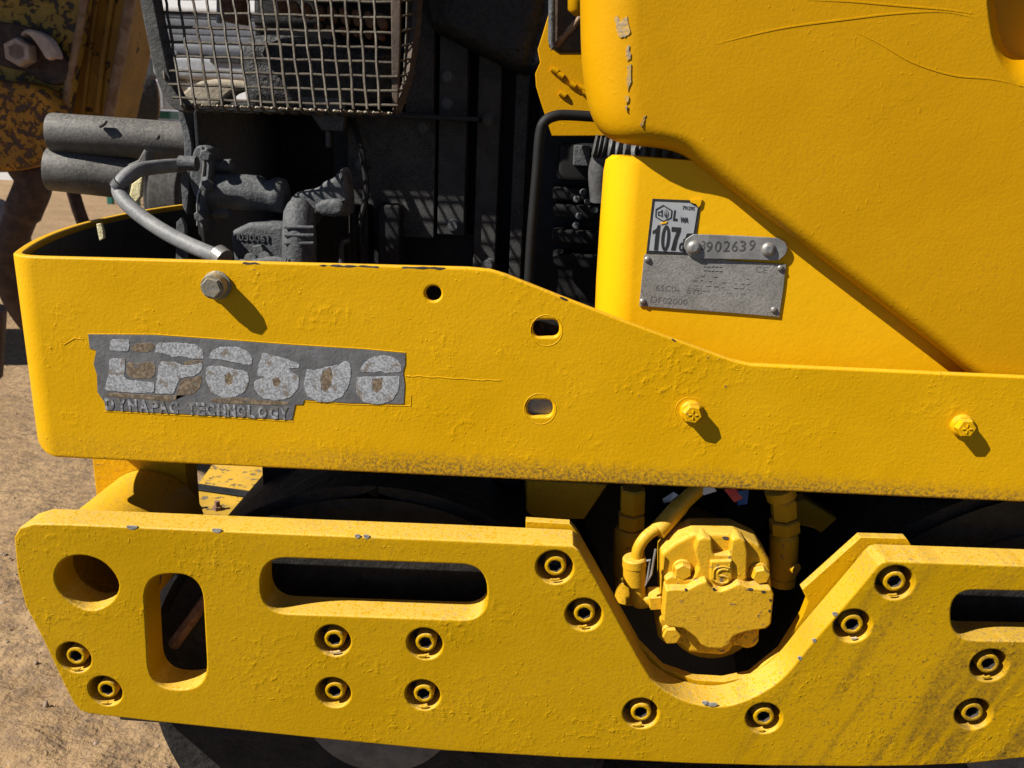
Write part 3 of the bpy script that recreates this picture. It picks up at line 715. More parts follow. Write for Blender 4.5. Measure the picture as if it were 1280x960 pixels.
def hood():
    raw = [((724, -120), (800, -120), .055), ((726, 0), (800, 0), .055), ((727, 60), (800, 60), .055), ((731, 105), (800, 105), .055), ((739, 143), (801, 132), .05),
         ((752, 166), (805, 148), .042), ((770, 178), (812, 157), .034), ((800, 183), (826, 161), .027), ((832, 186), (848, 164), .024), ((854, 193), (868, 171), .022),
         ((872, 206), (888, 186), .022), ((940, 257), (952, 242), .013), ((1060, 349), (1071, 335), .013), ((1150, 418), (1161, 404), .013), ((1212, 468), (1222, 454), .013), ((1260, 510), (1272, 495), .013),
         ((1560, 520), (1560, 505), .022), ((1560, -120), (1560, -120), .022)]
    # finer outline so that the rolled edge reads round
    def dense(seq):
        out = []
        for i in range(len(seq)-1):
            a, b = seq[i], seq[i+1]
            for j in range(3): out.append(tuple(a[q]+(b[q]-a[q])*j/3 for q in range(len(a))))
        return out+[seq[-1]]
    flatseq = dense([(o[0], o[1], i[0], i[1], d) for o, i, d in raw[:17]])
    for _ in range(2):
        q = flatseq[:1]
        for i in range(1, len(flatseq)-1): q.append(tuple((flatseq[i-1][k]+2*flatseq[i][k]+flatseq[i+1][k])/4 for k in range(5)))
        flatseq = q+flatseq[-1:]
    O = [(a[0], a[1]) for a in flatseq]+[(1560, -120)]; I = [(a[2], a[3]) for a in flatseq]+[(1558, -119)]; D = [a[4] for a in flatseq]+[.022]
    I[-2] = (1558, 505)
    # hand grip pressed into the sheet at the upper right
    g0 = [(1226, -115), (1229, -40), (1233, 20), (1240, 62), (1254, 92), (1276, 112), (1305, 119), (1340, 108), (1360, 60), (1366, -20), (1368, -115)]
    g1 = [(1237, -112), (1240, -40), (1244, 15), (1250, 48), (1259, 64), (1274, 72), (1300, 74), (1326, 66), (1338, 40), (1342, -20), (1344, -112)]
    def gm(f): return smooth_loop([(a[0]+(b[0]-a[0])*f, a[1]+(b[1]-a[1])*f) for a, b in zip(g0, g1)], 2)
    scoop = [(gm(math.sin(t*math.pi/12)**1.0 if t else 0), 0.036*(1-math.cos(t*math.pi/12))**0.8) for t in range(7)]
    h = shell('engine_hood', O, I, D, 0.012, 0.03, 'hood_paint', scoop)
    # dents and paint runs crossing the sheet
    for pts in ([(885, 58), (930, 46), (985, 34), (1060, 24), (1120, 17), (1180, 15), (1225, 24)], [(1000, 0), (1060, 2), (1120, 7), (1180, 12), (1222, 18)],
                [(1060, 35), (1100, 55), (1140, 78), (1190, 94), (1240, 99), (1278, 108)]):
        pp = catmull([P(a, b, 0.0126) for a, b in pts], 5); m = len(pp)
        tube('paint_ridge', pp, [0.0006+0.0005*math.sin(math.pi*i/(m-1))**.5 for i in range(m)], 'hood_paint', h, 6)
    # bare metal scuffs on the rolled left edge
    for pc in ([(768, 22), (772, 19), (776, 26), (784, 20), (788, 40), (781, 47), (774, 46), (770, 34)], [(783, 58), (787, 57), (788, 74), (784, 76)], [(784, 82), (789, 80), (789, 102), (785, 114), (783, 98)], [(782, 120), (785, 119), (785, 128), (782, 129)], [(782, 133), (784, 132), (784, 138), (782, 138)],
               [(804, 146), (808, 144), (806, 150), (802, 158), (800, 156)]):
        bm = bmesh.new(); Yf = 0.012
        vs = []; jag = []
        for a, b in zip(pc, pc[1:]+pc[:1]):
            jag += [a]+[(a[0]+(b[0]-a[0])*t+random.uniform(-1.2, 1.2), a[1]+(b[1]-a[1])*t+random.uniform(-1.2, 1.2)) for t in (.33, .66)]
        for a, b in jag:       # lay the patch on the rolled edge
            f = (800-a)/74.0; th = math.asin(max(0.0, min(1.0, f)))
            y = Yf+0.055*(1-math.cos(th)); vs.append(bm.verts.new(P(a, b, y-0.0006)))
        bm.faces.new(vs); ext = bmesh.ops.extrude_face_region(bm, geom=bm.faces[:])
        for g in ext['geom']:
            if isinstance(g, bmesh.types.BMVert): g.co.y += 0.001
        link('bare_scuff', finish(bm), 'pale_scuff', h)
n = NT('pale_scuff'); n.done(n.mix(n.ramp(n.noise(300, 4, .7), .42, .6), (0.46, 0.27, 0.05), (0.26, 0.20, 0.13)), 0.6, 0, n.bump(n.noise(300, 3), 0.0006))
hood()
def lower_cover():
    raw = [((739, 500), (786, 500), .04), ((743, 420), (789, 420), .04), ((746, 350), (792, 350), .04), ((751, 270), (797, 268), .04), ((755, 215), (801, 212), .04), ((758, 200), (804, 202), .036),
           ((766, 194), (808, 198), .02), ((784, 194), (816, 198), .004), ((850, 199), (850, 200), .003), ((960, 208), (960, 209), .003), ((1400, 240), (1399, 241), .003), ((1400, 520), (1399, 519), .003)]
    c = shell('lower_cover', [a[0] for a in raw], [a[1] for a in raw], [a[2] for a in raw], 0.035, 0.012, 'panel_paint')
    return c
COVER = lower_cover()

# ----- plates on the cover
def plates():
    def z7(pts): return zpx(pts, 780.0, 230.0, 5.333)
    Y = 0.035
    nl = plate('noise_label', z7([(190, 98), (440, 108), (508, 150), (484, 330), (470, 478), (148, 466)]), Y-0.0007, 0.0009, 'print_black', ROOT, 0.0002, bres=1)
    tag(nl, 'silver sound power label with black border reading 107 d')
    Yl = Y-0.0011
    plate('silver_field', z7([(208, 118), (440, 128), (492, 160), (464, 330), (420, 330), (404, 372), (396, 456), (168, 444)]), Yl, 0.0006, 'label_silver', nl, 0.0001, bres=1)
    rot = R(4.0-2.0)
    plate('digit', z7([(191, 312), (214, 300), (226, 274), (241, 274), (224, 441), (199, 439), (211, 322), (190, 331)]), Yl-0.0004, 0.0005, 'print_black', nl, 0.00005, bres=0)
    plate('digit', z7(ell(277, 361, 29, 87, 30, R(5))), Yl-0.0004, 0.0005, 'print_black', nl, 0.00005, [z7(ell(277, 361, 9.5, 64, 24, R(5)))], bres=0)
    plate('digit', z7([(318, 286), (379, 290), (376, 316), (356, 370), (340, 443), (312, 441), (330, 372), (350, 318), (316, 315)]), Yl-0.0004, 0.0005, 'print_black', nl, 0.00005, bres=0)
    text('letter', 'd', 780+384/5.333, 230+406/5.333, 15, Yl, 'print_black', nl, wpx=6.0, bold=0.03, rot=rot)
    text('letter', 'L', 780+344/5.333, 230+210/5.333, 12.5, Yl, 'print_black', nl, wpx=5.5, bold=0.04, rot=rot)
    text('letter', 'WA', 780+402/5.333, 230+240/5.333, 6.4, Yl, 'print_black', nl, wpx=10.5, bold=0.03, rot=rot)
    text('small_print', '791295', 780+430/5.333, 230+160/5.333, 4.2, Yl, 'print_black', nl, wpx=15, rot=rot)
    hexp = [(262, 138), (322, 176), (316, 226), (262, 252), (208, 220), (210, 168)]
    hin = [(262, 145), (315, 179), (310, 223), (262, 245), (214, 217), (216, 172)]
    plate('hexagon_mark', z7(hexp), Yl-0.0004, 0.0005, 'print_black', nl, 0.00005, [z7(hin)], bres=0)
    plate('speaker_mark', z7([(226, 184), (240, 184), (256, 170), (256, 222), (240, 210), (226, 210)]), Yl-0.0004, 0.0005, 'print_black', nl, 0.00005, [z7([(231, 189), (242, 189), (251, 181), (251, 212), (242, 205), (231, 205)])], bres=0)
    for rr in (14, 25, 36):
        arc = [(258+rr*math.cos(a), 197+rr*1.0*math.sin(a)) for a in [R(-55+i*11) for i in range(11)]]
        tube('sound_wave', [P(*z7([q])[0], Yl-0.0002) for q in arc], 0.00022, 'print_black', nl, 5)
    plate('paint_fleck', z7([(440, 106), (520, 98), (512, 140), (496, 158), (480, 134), (446, 124)]), Yl-0.0006, 0.0012, 'panel_paint', nl, 0.0002, bres=1)
    plate('paint_fleck', z7([(240, 262), (290, 248), (284, 262), (246, 270)]), Yl-0.0006, 0.0010, 'panel_paint', nl, 0.0002, bres=1)
    # type plate
    tp = plate('type_plate', z7([(136, 470), (420, 478), (700, 510), (1080, 536), (1062, 700), (1034, 886), (700, 858), (400, 836), (102, 812), (118, 640)]), Y-0.0018, 0.0014, 'name_tag', ROOT, 0.0003, bres=1)
    tag(tp, 'speckled grey type plate with faint stamped lettering')
    Yt = Y-0.0018
    rv = None
    for x, y in ((156, 502), (1042, 560), (124, 782), (998, 838)):
        q = z7([(x, y)])[0]; c = P(*q, Yt); k = K(*q, Yt)
        if rv is None:
            bm = tube_bm([(0, 0.0006, 0), (0, -0.0008, 0), (0, -0.0017, 0), (0, -0.0021, 0)], [4.0*k, 4.0*k, 2.8*k, 0.8*k], 14); rv = finish(bm, 60)
        link('rivet', rv, 'steel', tp, at=c)
    for s, x, y, hh, ww in (('WEIGHT', 590, 548, 3.2, 24), ('SERIAL No', 590, 575, 3.2, 28), ('CE', 915, 570, 7.5, 14), ('65C0-   EYB', 365, 702, 7.0, 58), ('DF02000', 300, 778, 7.5, 46)):
        q = z7([(x, y)])[0]
        if s in ('WEIGHT', 'SERIAL No'):     # worn-away lines, no longer readable: short dashes
            for i in range(5):
                a = z7([(x-60+i*26, y+i*1.2)])[0]; b = z7([(x-44+i*26, y+i*1.2+random.uniform(-3, 3))])[0]
                tube('worn_line', [P(*a, Yt), P(*b, Yt)], 0.0005, 'print_faint', tp, 5)
            continue
        text('stamped_text', s, q[0], q[1], hh, Yt, 'print_faint', tp, wpx=ww, rot=R(2.2), t=0.00015)
    for r_ in range(4):
        for i in range(9):
            x = 470+i*44+random.uniform(-8, 8); y = 606+r_*34+i*3.4+random.uniform(-3, 3)
            if random.random() < 0.45: continue
            a, b = z7([(x, y)])[0], z7([(x+random.uniform(10, 30), y+1)])[0]
            tube('worn_line', [P(*a, Yt), P(*b, Yt)], 0.0004, 'print_faint', tp, 5)
    # riveted number tag over both
    st = plate('number_tag', rounded(z7([(398, 420), (408, 372), (462, 334), (760, 344), (1030, 360), (1080, 392), (1092, 430), (1078, 470), (1030, 512), (800, 504), (480, 498), (425, 470)]), 3), Y-0.0040, 0.0016, 'zinc_tag', ROOT, 0.0005)
    tag(st, 'long grey metal tag stamped 902639 held by two rivets')
    Ys = Y-0.0040
    for i, (ch, x, y) in enumerate((('9', 566, 418), ('0', 626, 416), ('2', 684, 414), ('6', 738, 414), ('3', 790, 412), ('9', 852, 408))):
        q = z7([(x, y)])[0]; text('stamped_digit', ch, q[0], q[1], 12.5, Ys, 'stamp_dark', st, wpx=7.6, rot=R(1+random.uniform(-4, 4)), t=0.0003)
    q = z7([(528, 410)])[0]; text('stamped_digit', '3', q[0], q[1], 11, Ys, 'stamp_dark', st, wpx=5, rot=R(0), t=0.0002)
    for x, y in ((466, 424), (962, 436)):
        q = z7([(x, y)])[0]; c = P(*q, Ys); k = K(*q, Ys)
        r = lathe('pop_rivet', c+Vector((0, .0005, 0)), c+Vector((0, -0.0034, 0)), [(0, 9*k), (.35, 9*k), (.7, 7.4*k), (.95, 4.8*k), (1, 3.4*k), (.8, 3.0*k), (.35, 2.8*k)], 'steel', st, 22, 50)
        tube('rivet_bore', [c+Vector((0, -.0012, 0)), c+Vector((0, -.0024, 0))], 2.95*k, 'engine_black', r, 12)
plates()

# ----- lower drum bar
YB0 = -0.032
TB = 0.033
SCREWS = [(92.5, 822), (131.5, 864), (416.5, 801), (417, 866), (531, 805), (528.5, 869), (693.5, 709.5), (730, 768.5), (801, 892), (955, 898), (1119, 728.5), (1066, 782.5), (1237, 832), (1217, 893)]
def bar():
    out = [(17, 672), (24, 660), (42, 654.5), (90, 655.5), (350, 666.7), (560, 675), (716, 682.2), (725, 690), (745, 724), (766.5, 764), (802, 829), (810, 842), (818, 853), (841, 869), (867, 879), (899, 883), (928, 877), (960, 861), (983, 842), (1015, 803),
           (1060, 751), (1079, 729), (1096, 708), (1102, 703), (1110, 701), (1280, 707), (1560, 718), (1560, 925), (1280, 948), (1213, 955), (1150, 958), (1075, 959), (960, 958), (860, 955), (780, 951), (710, 948), (555, 939), (400, 924), (188, 902), (112, 893), (100, 889), (92, 880),
           (79, 855), (52.5, 798), (31, 757), (21, 716)]
    i0, i1 = out.index((802, 829)), out.index((1060, 751))
    uu = catmull([Vector((a, b, 0)) for a, b in out[i0:i1+1]], 4)
    out = out[:i0]+[(v.x, v.y) for v in uu]+out[i1+1:]
    hole = smooth_loop([(50+a/4.3625, 680+b/4.3625) for a, b in [(75, 190), (92, 125), (135, 80), (200, 62), (275, 70), (345, 100), (400, 155), (430, 215), (424, 268), (385, 322), (325, 356), (255, 362), (180, 330), (112, 275)]], 1)
    vs = stadium(183, 718, 256, 862, 34, 8)
    vs = [(x+(y-790)*0.055, y) for x, y in vs]
    ls = [(x, y+(x-468)*0.035) for x, y in stadium(326, 702, 609, 771, 34, 8)]
    rs = [(x, y+(x-1300)*0.02) for x, y in stadium(1189, 740, 1440, 802, 32, 8)]
    loops = [flat(out, YB0)]+[flat(h, YB0) for h in (hole, vs, ls, rs)]
    k = K(640, 800, YB0)
    br, hr = 0.0168, 0.0098
    for x, y in SCREWS:
        c = P(x, y, YB0); loops.append([(c.x+br*math.cos(a), c.z+br*math.sin(a)) for a in [2*math.pi*i/32 for i in range(32)]])
    bm = solid2d(loops, YB0, TB, 0.0022, 3)
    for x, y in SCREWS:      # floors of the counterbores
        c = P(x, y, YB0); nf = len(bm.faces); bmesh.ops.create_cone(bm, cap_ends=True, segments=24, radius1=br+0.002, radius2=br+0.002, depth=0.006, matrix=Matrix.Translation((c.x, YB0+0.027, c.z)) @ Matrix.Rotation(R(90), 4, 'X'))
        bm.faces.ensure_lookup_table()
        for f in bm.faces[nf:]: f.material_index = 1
    me = finish(bm, 40); me.materials.append(MATS['bar_paint']); me.materials.append(MATS['scuff_shade_black'])      # bore shade put into the floor colour
    b = link('drum_bar', me, None, ROOT, harden=True)
    # one socket screw, shared by all bores
    bm = bmesh.new(); n = 24
    def ring(r, y, hexa=0.0):
        q = []
        for i in range(n):
            a = 2*math.pi*i/n; rr = r
            if hexa:
                m = (a % (math.pi/3))-math.pi/6; rr = r*(math.cos(math.pi/6)/math.cos(m))
            q.append(bm.verts.new((rr*math.cos(a), y, rr*math.sin(a))))
        return q
    prof = [(hr, 0.026, 0), (hr, 0.0022, 0), (hr*0.96, 0.0012, 0), (hr*0.84, 0.0006, 0), (hr*0.70, 0.0006, 0), (hr*0.66, 0.0014, 1), (hr*0.62, 0.012, 1)]
    rs_ = [ring(r, y, h) for r, y, h in prof]
    for A, B in zip(rs_, rs_[1:]):
        for i in range(n): bm.faces.new((A[i], A[(i+1) % n], B[(i+1) % n], B[i]))
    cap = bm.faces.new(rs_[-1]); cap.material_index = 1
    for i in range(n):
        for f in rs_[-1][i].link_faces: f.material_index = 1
    me = finish(bm, 40); me.materials.append(MATS['bar_paint']); me.materials.append(MATS['scuff_shade_black'])      # socket shade put into the colour
    for i, (x, y) in enumerate(SCREWS):
        c = P(x+0.6, y+0.3, YB0); o = link('socket_screw', me, 'bar_paint', b, at=(c.x, YB0+0.0006+random.uniform(0, .0012), c.z))
        o.rotation_euler = (0, random.uniform(0, 1), 0)
        if random.random() < 0.7:
            q = random.uniform(-5, 4); v = random.uniform(4, 8); u = random.uniform(-1, 1)
            plate('paint_fleck', smooth_loop([(x-v+q, y+14+u), (x+q+u*2, y+14.8), (x+v*.8+q, y+13+u), (x+v+q, y+16), (x+q, y+17.2+u*.5), (x-v*.8+q, y+16.5)], 1), YB0+0.0005, 0.0016, random.choice(('fleck_pale', 'bar_paint', 'bar_paint')), b, 0.0003, bres=1)
    # chips on the upper edge
    for x, y, ww in ((165, 660.5, 8), (271, 664.5, 7), (447, 671.5, 4), (458, 672, 4), (890, 882, 8), (882, 880, 5), (1000, 824, 3), (1018, 802, 3), (1044, 769, 4)):
        plate('paint_chip', smooth_loop([(x-ww, y-3), (x, y-3.5), (x+ww, y-2.5), (x+ww*.6, y+1), (x, y+2), (x-ww*.7, y+.5)], 1), YB0-0.0003, 0.0012, 'steel_chip', b, 0.0002, bres=1)
    # inner plate bolted behind
    inner = [(648, 640), (724, 643), (730, 655), (745, 690), (770, 742), (800, 800), (832, 830), (895, 850), (955, 825), (990, 780), (1003, 745), (1006, 735), (1078, 671), (1132, 672), (1140, 690), (1140, 900), (648, 900)]
    ip = plate('inner_plate', [(657, 651.5), (712, 655), (720, 664), (760, 735), (800, 806), (830, 836), (870, 850), (905, 852), (938, 845), (975, 815), (1003, 770), (1010, 752), (1003, 737), (1076, 671.5), (1133, 673), (1140, 682), (1140, 880), (657, 880)], YB0+TB+0.001, 0.010, 'bar_paint', ROOT, 0.001)
n = NT('steel_chip'); n.done(n.mix(n.ramp(n.noise(300, 4, .7), .42, .6), (0.20, 0.19, 0.18), (0.42, 0.39, 0.34)), 0.5, 0.2, n.bump(n.noise(300, 3), 0.0006))
n = NT('fleck_pale'); n.done(n.mix(n.ramp(n.noise(300, 4, .7), .42, .6), (0.50, 0.33, 0.12), (0.55, 0.45, 0.33)), 0.6)
bar()
# drums behind the bar
def drums():
    for px in (473, 1307):
        Yd = 0.03; c = P(px, 882 if px < 700 else 915, Yd); r = c.z
        d = lathe('drum', (c.x, Yd, c.z), (c.x, 0.60, c.z), [(0, .02), (0, r-.05), (0.01, r-.045), (0.03, r-.045), (0.03, r-.015), (0, r-.01), (0.012, r), (1, r), (1, .02)], 'drum_dark', ROOT, 72, 30)
        lathe('bearing_plate', (c.x, Yd-0.004, c.z), (c.x, Yd+0.02, c.z), [(0, .02), (0, .080), (0.1, .084), (1, .084)], 'drum_plate', d, 40)
        for i in range(8):
            a = i*math.pi/4+0.3; q = Vector((c.x+math.cos(a)*0.11, Yd, c.z+math.sin(a)*0.11))
            lathe('drum_bolt', q+Vector((0, .004, 0)), q+Vector((0, -.008, 0)), [(0, .009), (.9, .009), (1, .008)], 'drum_dark', d, 6, 25)
drums()

# ----- post, tie tube and cross member at the left
def left_end():
    c = P(107, 729, YB0)
    y0, y1 = YB0+TB+0.001, 0.107
    bm = tube_bm([(c.x, y0, c.z), (c.x, y1, c.z), ], 0.058, 40, cap=False)
    tube_bm([(c.x, y0, c.z), (c.x, y1, c.z)], 0.044, 40, cap=False, bm=bm)
    link('tie_tube', finish(bm), 'frame_paint', ROOT)
    box('mount_post', (P(117, 600, y1).x, y1+0.001, P(170, 690, y1).z), (P(233, 600, y1).x, y1+0.03, P(170, 545, y1).z), 'frame_paint', ROOT, 0.002)
    # cross member of the far side, lit from above
    z = 0.27
    q = [PZ(272, 572, z), PZ(352, 560, z), PZ(292, 645, z), PZ(222, 640, z)]
    bm = bmesh.new(); vs = [bm.verts.new(v) for v in q]; bm.faces.new(vs)
    e = bmesh.ops.extrude_face_region(bm, geom=bm.faces[:])
    for g in e['geom']:
        if isinstance(g, bmesh.types.BMVert): g.co.z -= 0.012
    link('cross_member', finish(bm), 'flaked_bright', ROOT)
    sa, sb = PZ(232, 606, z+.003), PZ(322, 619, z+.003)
    tube('shadow_stripe', [sa, sb], 0.011, 'engine_black', ROOT, 4, flat_f=0.3)  # dark strip laid on in place of a cast shadow stripe
    for x, y in ((244, 636), (272, 637)):
        p = PZ(x, y, z); lathe('stud', p, p+Vector((0, 0, .014)), [(0, .007), (.4, .007), (.4, .004), (1, .004)], 'rust', ROOT, 6)
    # unused rail ends, and a pipe stub
    a, b = PZ(232, 606, z+0.03), PZ(345, 622, z+0.03)
    p = P(324, 628, 0.20); d = Vector((0.10, 0.28, 0.06))
    bm = tube_bm([p, p+d], 0.0145, 24, cap=False); tube_bm([p, p+d], 0.0125, 24, cap=False, bm=bm)
    link('pipe_stub', finish(bm), 'engine_black', ROOT)
    # sheet added under the engine to block light from above
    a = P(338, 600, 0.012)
    box('belly_blocker', (a.x, 0.012, Zfb+0.012), (1.1, 0.70, Zfb+0.018), 'engine_black', ROOT, 0.001)
    # slanting rusty link seen through the upright slot
    pbox('slot_dark_back', 150, 700, 330, 900, 0.16, 0.165, 'engine_black', ROOT, 0.001)  # dark sheet added behind the slot to keep it black
    tube('link_rod', [P(217, 806, 0.016), P(256, 752, 0.016), P(290, 705, 0.016)], 0.006, 'rust', ROOT, 8)
    pbox('inner_block', 330, 600, 655, 680, 0.13, 0.3, 'engine_black', ROOT, 0.006)
    # hex head low inside the long slot
    q = P(480, 748, 0.10); lathe('nut', q, q+Vector((0, 0.02, 0)), [(0, .018), (0.1, .020), (1, .02)], 'inner_paint', ROOT, 6, 25)
left_end()

# ----- hydraulic motor in the notch
def zm(pts): return zpx(pts, 740.0, 600.0, 4.0)
def motor():
    Y = -0.012
    body = plate('hydraulic_motor', rounded(zm([(345, 372), (420, 312), (510, 268), (720, 270), (838, 325), (890, 405), (897, 520), (905, 600), (890, 740), (838, 752), (838, 800), (790, 835), (704, 832), (690, 862), (650, 880), (480, 866), (440, 822), (372, 826), (330, 790), (325, 712), (345, 680)]), 3), Y+0.018, 0.036, 'motor_paint', ROOT, 0.004, bres=2)
    tag(body, 'yellow painted hydraulic gear motor in the notch of the bar')
    plate('front_cover', rounded(zm([(368, 552), (410, 546), (480, 548), (530, 520), (572, 504), (600, 544), (640, 558), (690, 540), (735, 518), (795, 540), (860, 545), (896, 545), (911, 572), (896, 722), (870, 746), (800, 755), (740, 770), (702, 788), (690, 822), (650, 846), (590, 846), (548, 828), (520, 790), (460, 745), (380, 736), (354, 708)]), 2.5), Y, 0.020, 'motor_paint', body, 0.002, bres=2)
    # boss round the emblem
    plate('boss', rounded(zm([(512, 350), (528, 300), (560, 284), (600, 296), (608, 372), (690, 376), (698, 300), (735, 286), (768, 304), (780, 360), (776, 500), (735, 520), (690, 542), (640, 560), (600, 546), (570, 506), (520, 520), (440, 548), (372, 545), (362, 500), (400, 478), (500, 500), (535, 440)]), 3), Y+0.0095, 0.02, 'motor_paint', body, 0.0024, bres=2)
    plate('emblem_pad', rounded(zm([(592, 408), (702, 402), (704, 500), (650, 535), (590, 505)]), 2), Y+0.006, 0.02, 'motor_paint', body, 0.002)
    pts = zm([(680, 450), (655, 446), (632, 456), (630, 474), (660, 480), (682, 492), (676, 510), (645, 516), (618, 506)])
    tube('emblem', catmull([P(a, b, Y+0.0058) for a, b in pts], 4), 0.0011, 'motor_paint', body, 6)
    tube('emblem', catmull([P(a, b, Y+0.0058) for a, b in zm([(690, 440), (650, 432), (612, 448), (606, 490)])], 4), 0.0009, 'motor_paint', body, 6)
    for x, y, r, h in ((450, 440, 46, .009), (834, 456, 46, .011), (394, 766, 50, .006), (776, 786, 50, .004)):
        q = zm([(x, y)])[0]; c = P(*q, Y+0.018); k = K(*q, Y)/4
        b = lathe('motor_bolt', c+Vector((0, .004, 0)), c+Vector((0, -h, 0)), [(0, r*k), (.88, r*k), (1, r*k*.86), (1, r*k*.4)], 'motor_paint', body, 6, 25, phase=0.4+x)
        lathe('washer', c, c+Vector((0, -0.003, 0)), [(0, r*k*1.12), (.7, r*k*1.12), (1, r*k*1.05)], 'motor_paint', b, 24)
    # round body behind
    c = P(880, 740, 0.1); lathe('motor_housing', (c.x, 0.045, c.z), (c.x, 0.22, c.z), [(0, .03), (0, .045), (1, .045), (1, .03)], 'inner_paint', body, 32)
    # drain elbow at its left
    e = zm([(210, 395), (212, 520), (205, 612), (275, 600), (345, 590)])
    Ye = 0.015
    k = K(800, 730, Ye)
    p = [P(a, b, Ye) for a, b in e]
    el = lathe('elbow_nut', p[0]+Vector((0, 0, .002)), p[1], [(0, 13*k), (.05, 14.5*k), (.3, 15*k), (.32, 14*k), (.95, 14*k), (1, 12*k)], 'motor_paint', ROOT, 24, 30)
    q0, q1 = P(*zm([(222, 515)])[0], Ye), P(*zm([(232, 600)])[0], Ye)
    tube('elbow', catmull([q0, q0.lerp(q1, .6), q1, P(*zm([(290, 594)])[0], Ye), P(*zm([(350, 590)])[0], Ye)], 6), 10.5*k, 'motor_paint', el, 18)
    a, b = P(*zm([(280, 592)])[0], Ye), P(*zm([(345, 588)])[0], Ye)
    lathe('union_nut', a, b, [(0, 14*k), (.1, 16*k), (.9, 16*k), (1, 14*k)], 'motor_paint', el, 6, 25)
    pipe = catmull([P(*zm([(x, y)])[0], Ye+d) for x, y, d in ((222, 395, 0), (232, 340, 0), (268, 285, .003), (320, 245, .008), (350, 228, .012))], 6)
    tube('drain_pipe', pipe, 7.2*k, 'motor_paint', ROOT, 16)
    a = P(*zm([(325, 258)])[0], Ye+.008); b = P(*zm([(455, 115)])[0], Ye+.03); c2 = P(*zm([(570, 10)])[0], Ye+.05)
    tube('drain_hose', catmull([a, b, c2], 5), [11.5*k]*5+[10*k]*6, 'motor_paint', ROOT, 18)
    a = P(*zm([(305, 262)])[0], Ye+.005); b = P(*zm([(372, 205)])[0], Ye+.015)
    for x, y, ww in ((792, 549, 16), (858, 561, 14), (892, 603, 7), (888, 656, 7), (470, 551, 8), (610, 548, 9)):
        plate('paint_chip', smooth_loop(zm([(x-ww, y-6), (x, y-8), (x+ww, y-4), (x+ww*.6, y+6), (x-ww*.6, y+7)]), 1), Y-0.0003, 0.001, 'scuff_shade_black', body, 0.0002, bres=1)
    for x, y, ww in ((668, 292, 20), (700, 288, 10)):
        plate('paint_chip', smooth_loop(zm([(x-ww, y-6), (x, y-9), (x+ww, y-3), (x+ww*.6, y+9), (x-ww*.4, y+8)]), 1), Y+0.0176, 0.001, 'scuff_shade_black', body, 0.0002, bres=1)
    # wire tag between elbow and body
    tube('wire_tie', [P(*zm([(x, y)])[0], 0.0) for x, y in ((318, 346), (308, 400), (296, 470), (266, 528), (276, 500), (290, 400), (272, 404))], 0.0012, 'steel', ROOT, 6)
    # stacked fittings behind, left and right
    for nm, spec, Yk in (('hose_fitting', [((205, 40), (200, 160), 17, 6), ((198, 165), (195, 235), 18, 6), ((192, 238), (180, 480), 20, 24), ((178, 480), (175, 600), 16, 24)], 0.075),
                         ('hose_fitting', [((935, 40), (950, 90), 19, 24), ((955, 95), (960, 190), 16.5, 6), ((960, 196), (964, 260), 19.5, 6), ((962, 262), (952, 480), 18, 24), ((952, 478), (948, 520), 16.5, 24)], 0.062)):
        par = None
        for (x0, y0), (x1, y1), r, nn in spec:
            a, b = P(*zm([(x0, y0)])[0], Yk), P(*zm([(x1, y1)])[0], Yk); kk = K(*zm([(x0, y0)])[0], Yk)
            o = lathe(nm if par is None else 'fitting_nut', a, b, [(0, r*kk*.86), (.08, r*kk), (.92, r*kk), (1, r*kk*.86)], 'motor_paint', par or ROOT, nn, 25)
            par = par or o
    q = P(*zm([(995, 430)])[0], 0.055); lathe('plug', q, q+Vector((0.004, -0.006, 0)), [(0, .006), (1, .006)], 'motor_paint', ROOT, 12)
    # inner wall parts in the dark
    bw = plate('notch_brace', zpx([(180, 180), (360, 130), (700, 340), (640, 480), (420, 330), (300, 300)], 940, 600, 5.33), 0.12, 0.02, 'inner_paint', ROOT, 0.003)
    plate('notch_back', [(700, 560), (1420, 560), (1420, 900), (700, 900)], 0.235, 0.01, 'engine_black', ROOT, 0.002)
    plate('top_block', [(657, 600), (760, 606), (730, 650), (657, 648)], 0.10, 0.05, 'inner_paint', ROOT, 0.003)
motor()
def litter():
    w_ = empty('snack_wrapper', P(900, 615, 0.09)); tag(w_, 'crumpled red, blue and white wrapper caught above the yellow motor', 'wrapper')
    for nm, ptsl, m in (('white_fold', [(828, 624), (842, 615), (848, 619), (838, 627), (830, 629)], 'wrapper_white'), ('red_fold', [(905, 612), (922, 610), (930, 622), (918, 628)], 'wrapper_red'), ('blue_fold', [(922, 614), (936, 612), (934, 630), (922, 632)], 'wrapper_blue'), ('white_fold', [(872, 612), (890, 606), (896, 614), (880, 619)], 'wrapper_white')):
        bm = bmesh.new(); Yw = 0.050
        vs = [bm.verts.new(P(a, b, Yw+random.uniform(-.006, .006))) for a, b in ptsl]; bm.faces.new(vs)
        bmesh.ops.triangulate(bm, faces=bm.faces[:]); e = bmesh.ops.extrude_face_region(bm, geom=bm.faces[:])
        for g in e['geom']:
            if isinstance(g, bmesh.types.BMVert): g.co.y += 0.0006
        link(nm, finish(bm), m, w_)
litter()

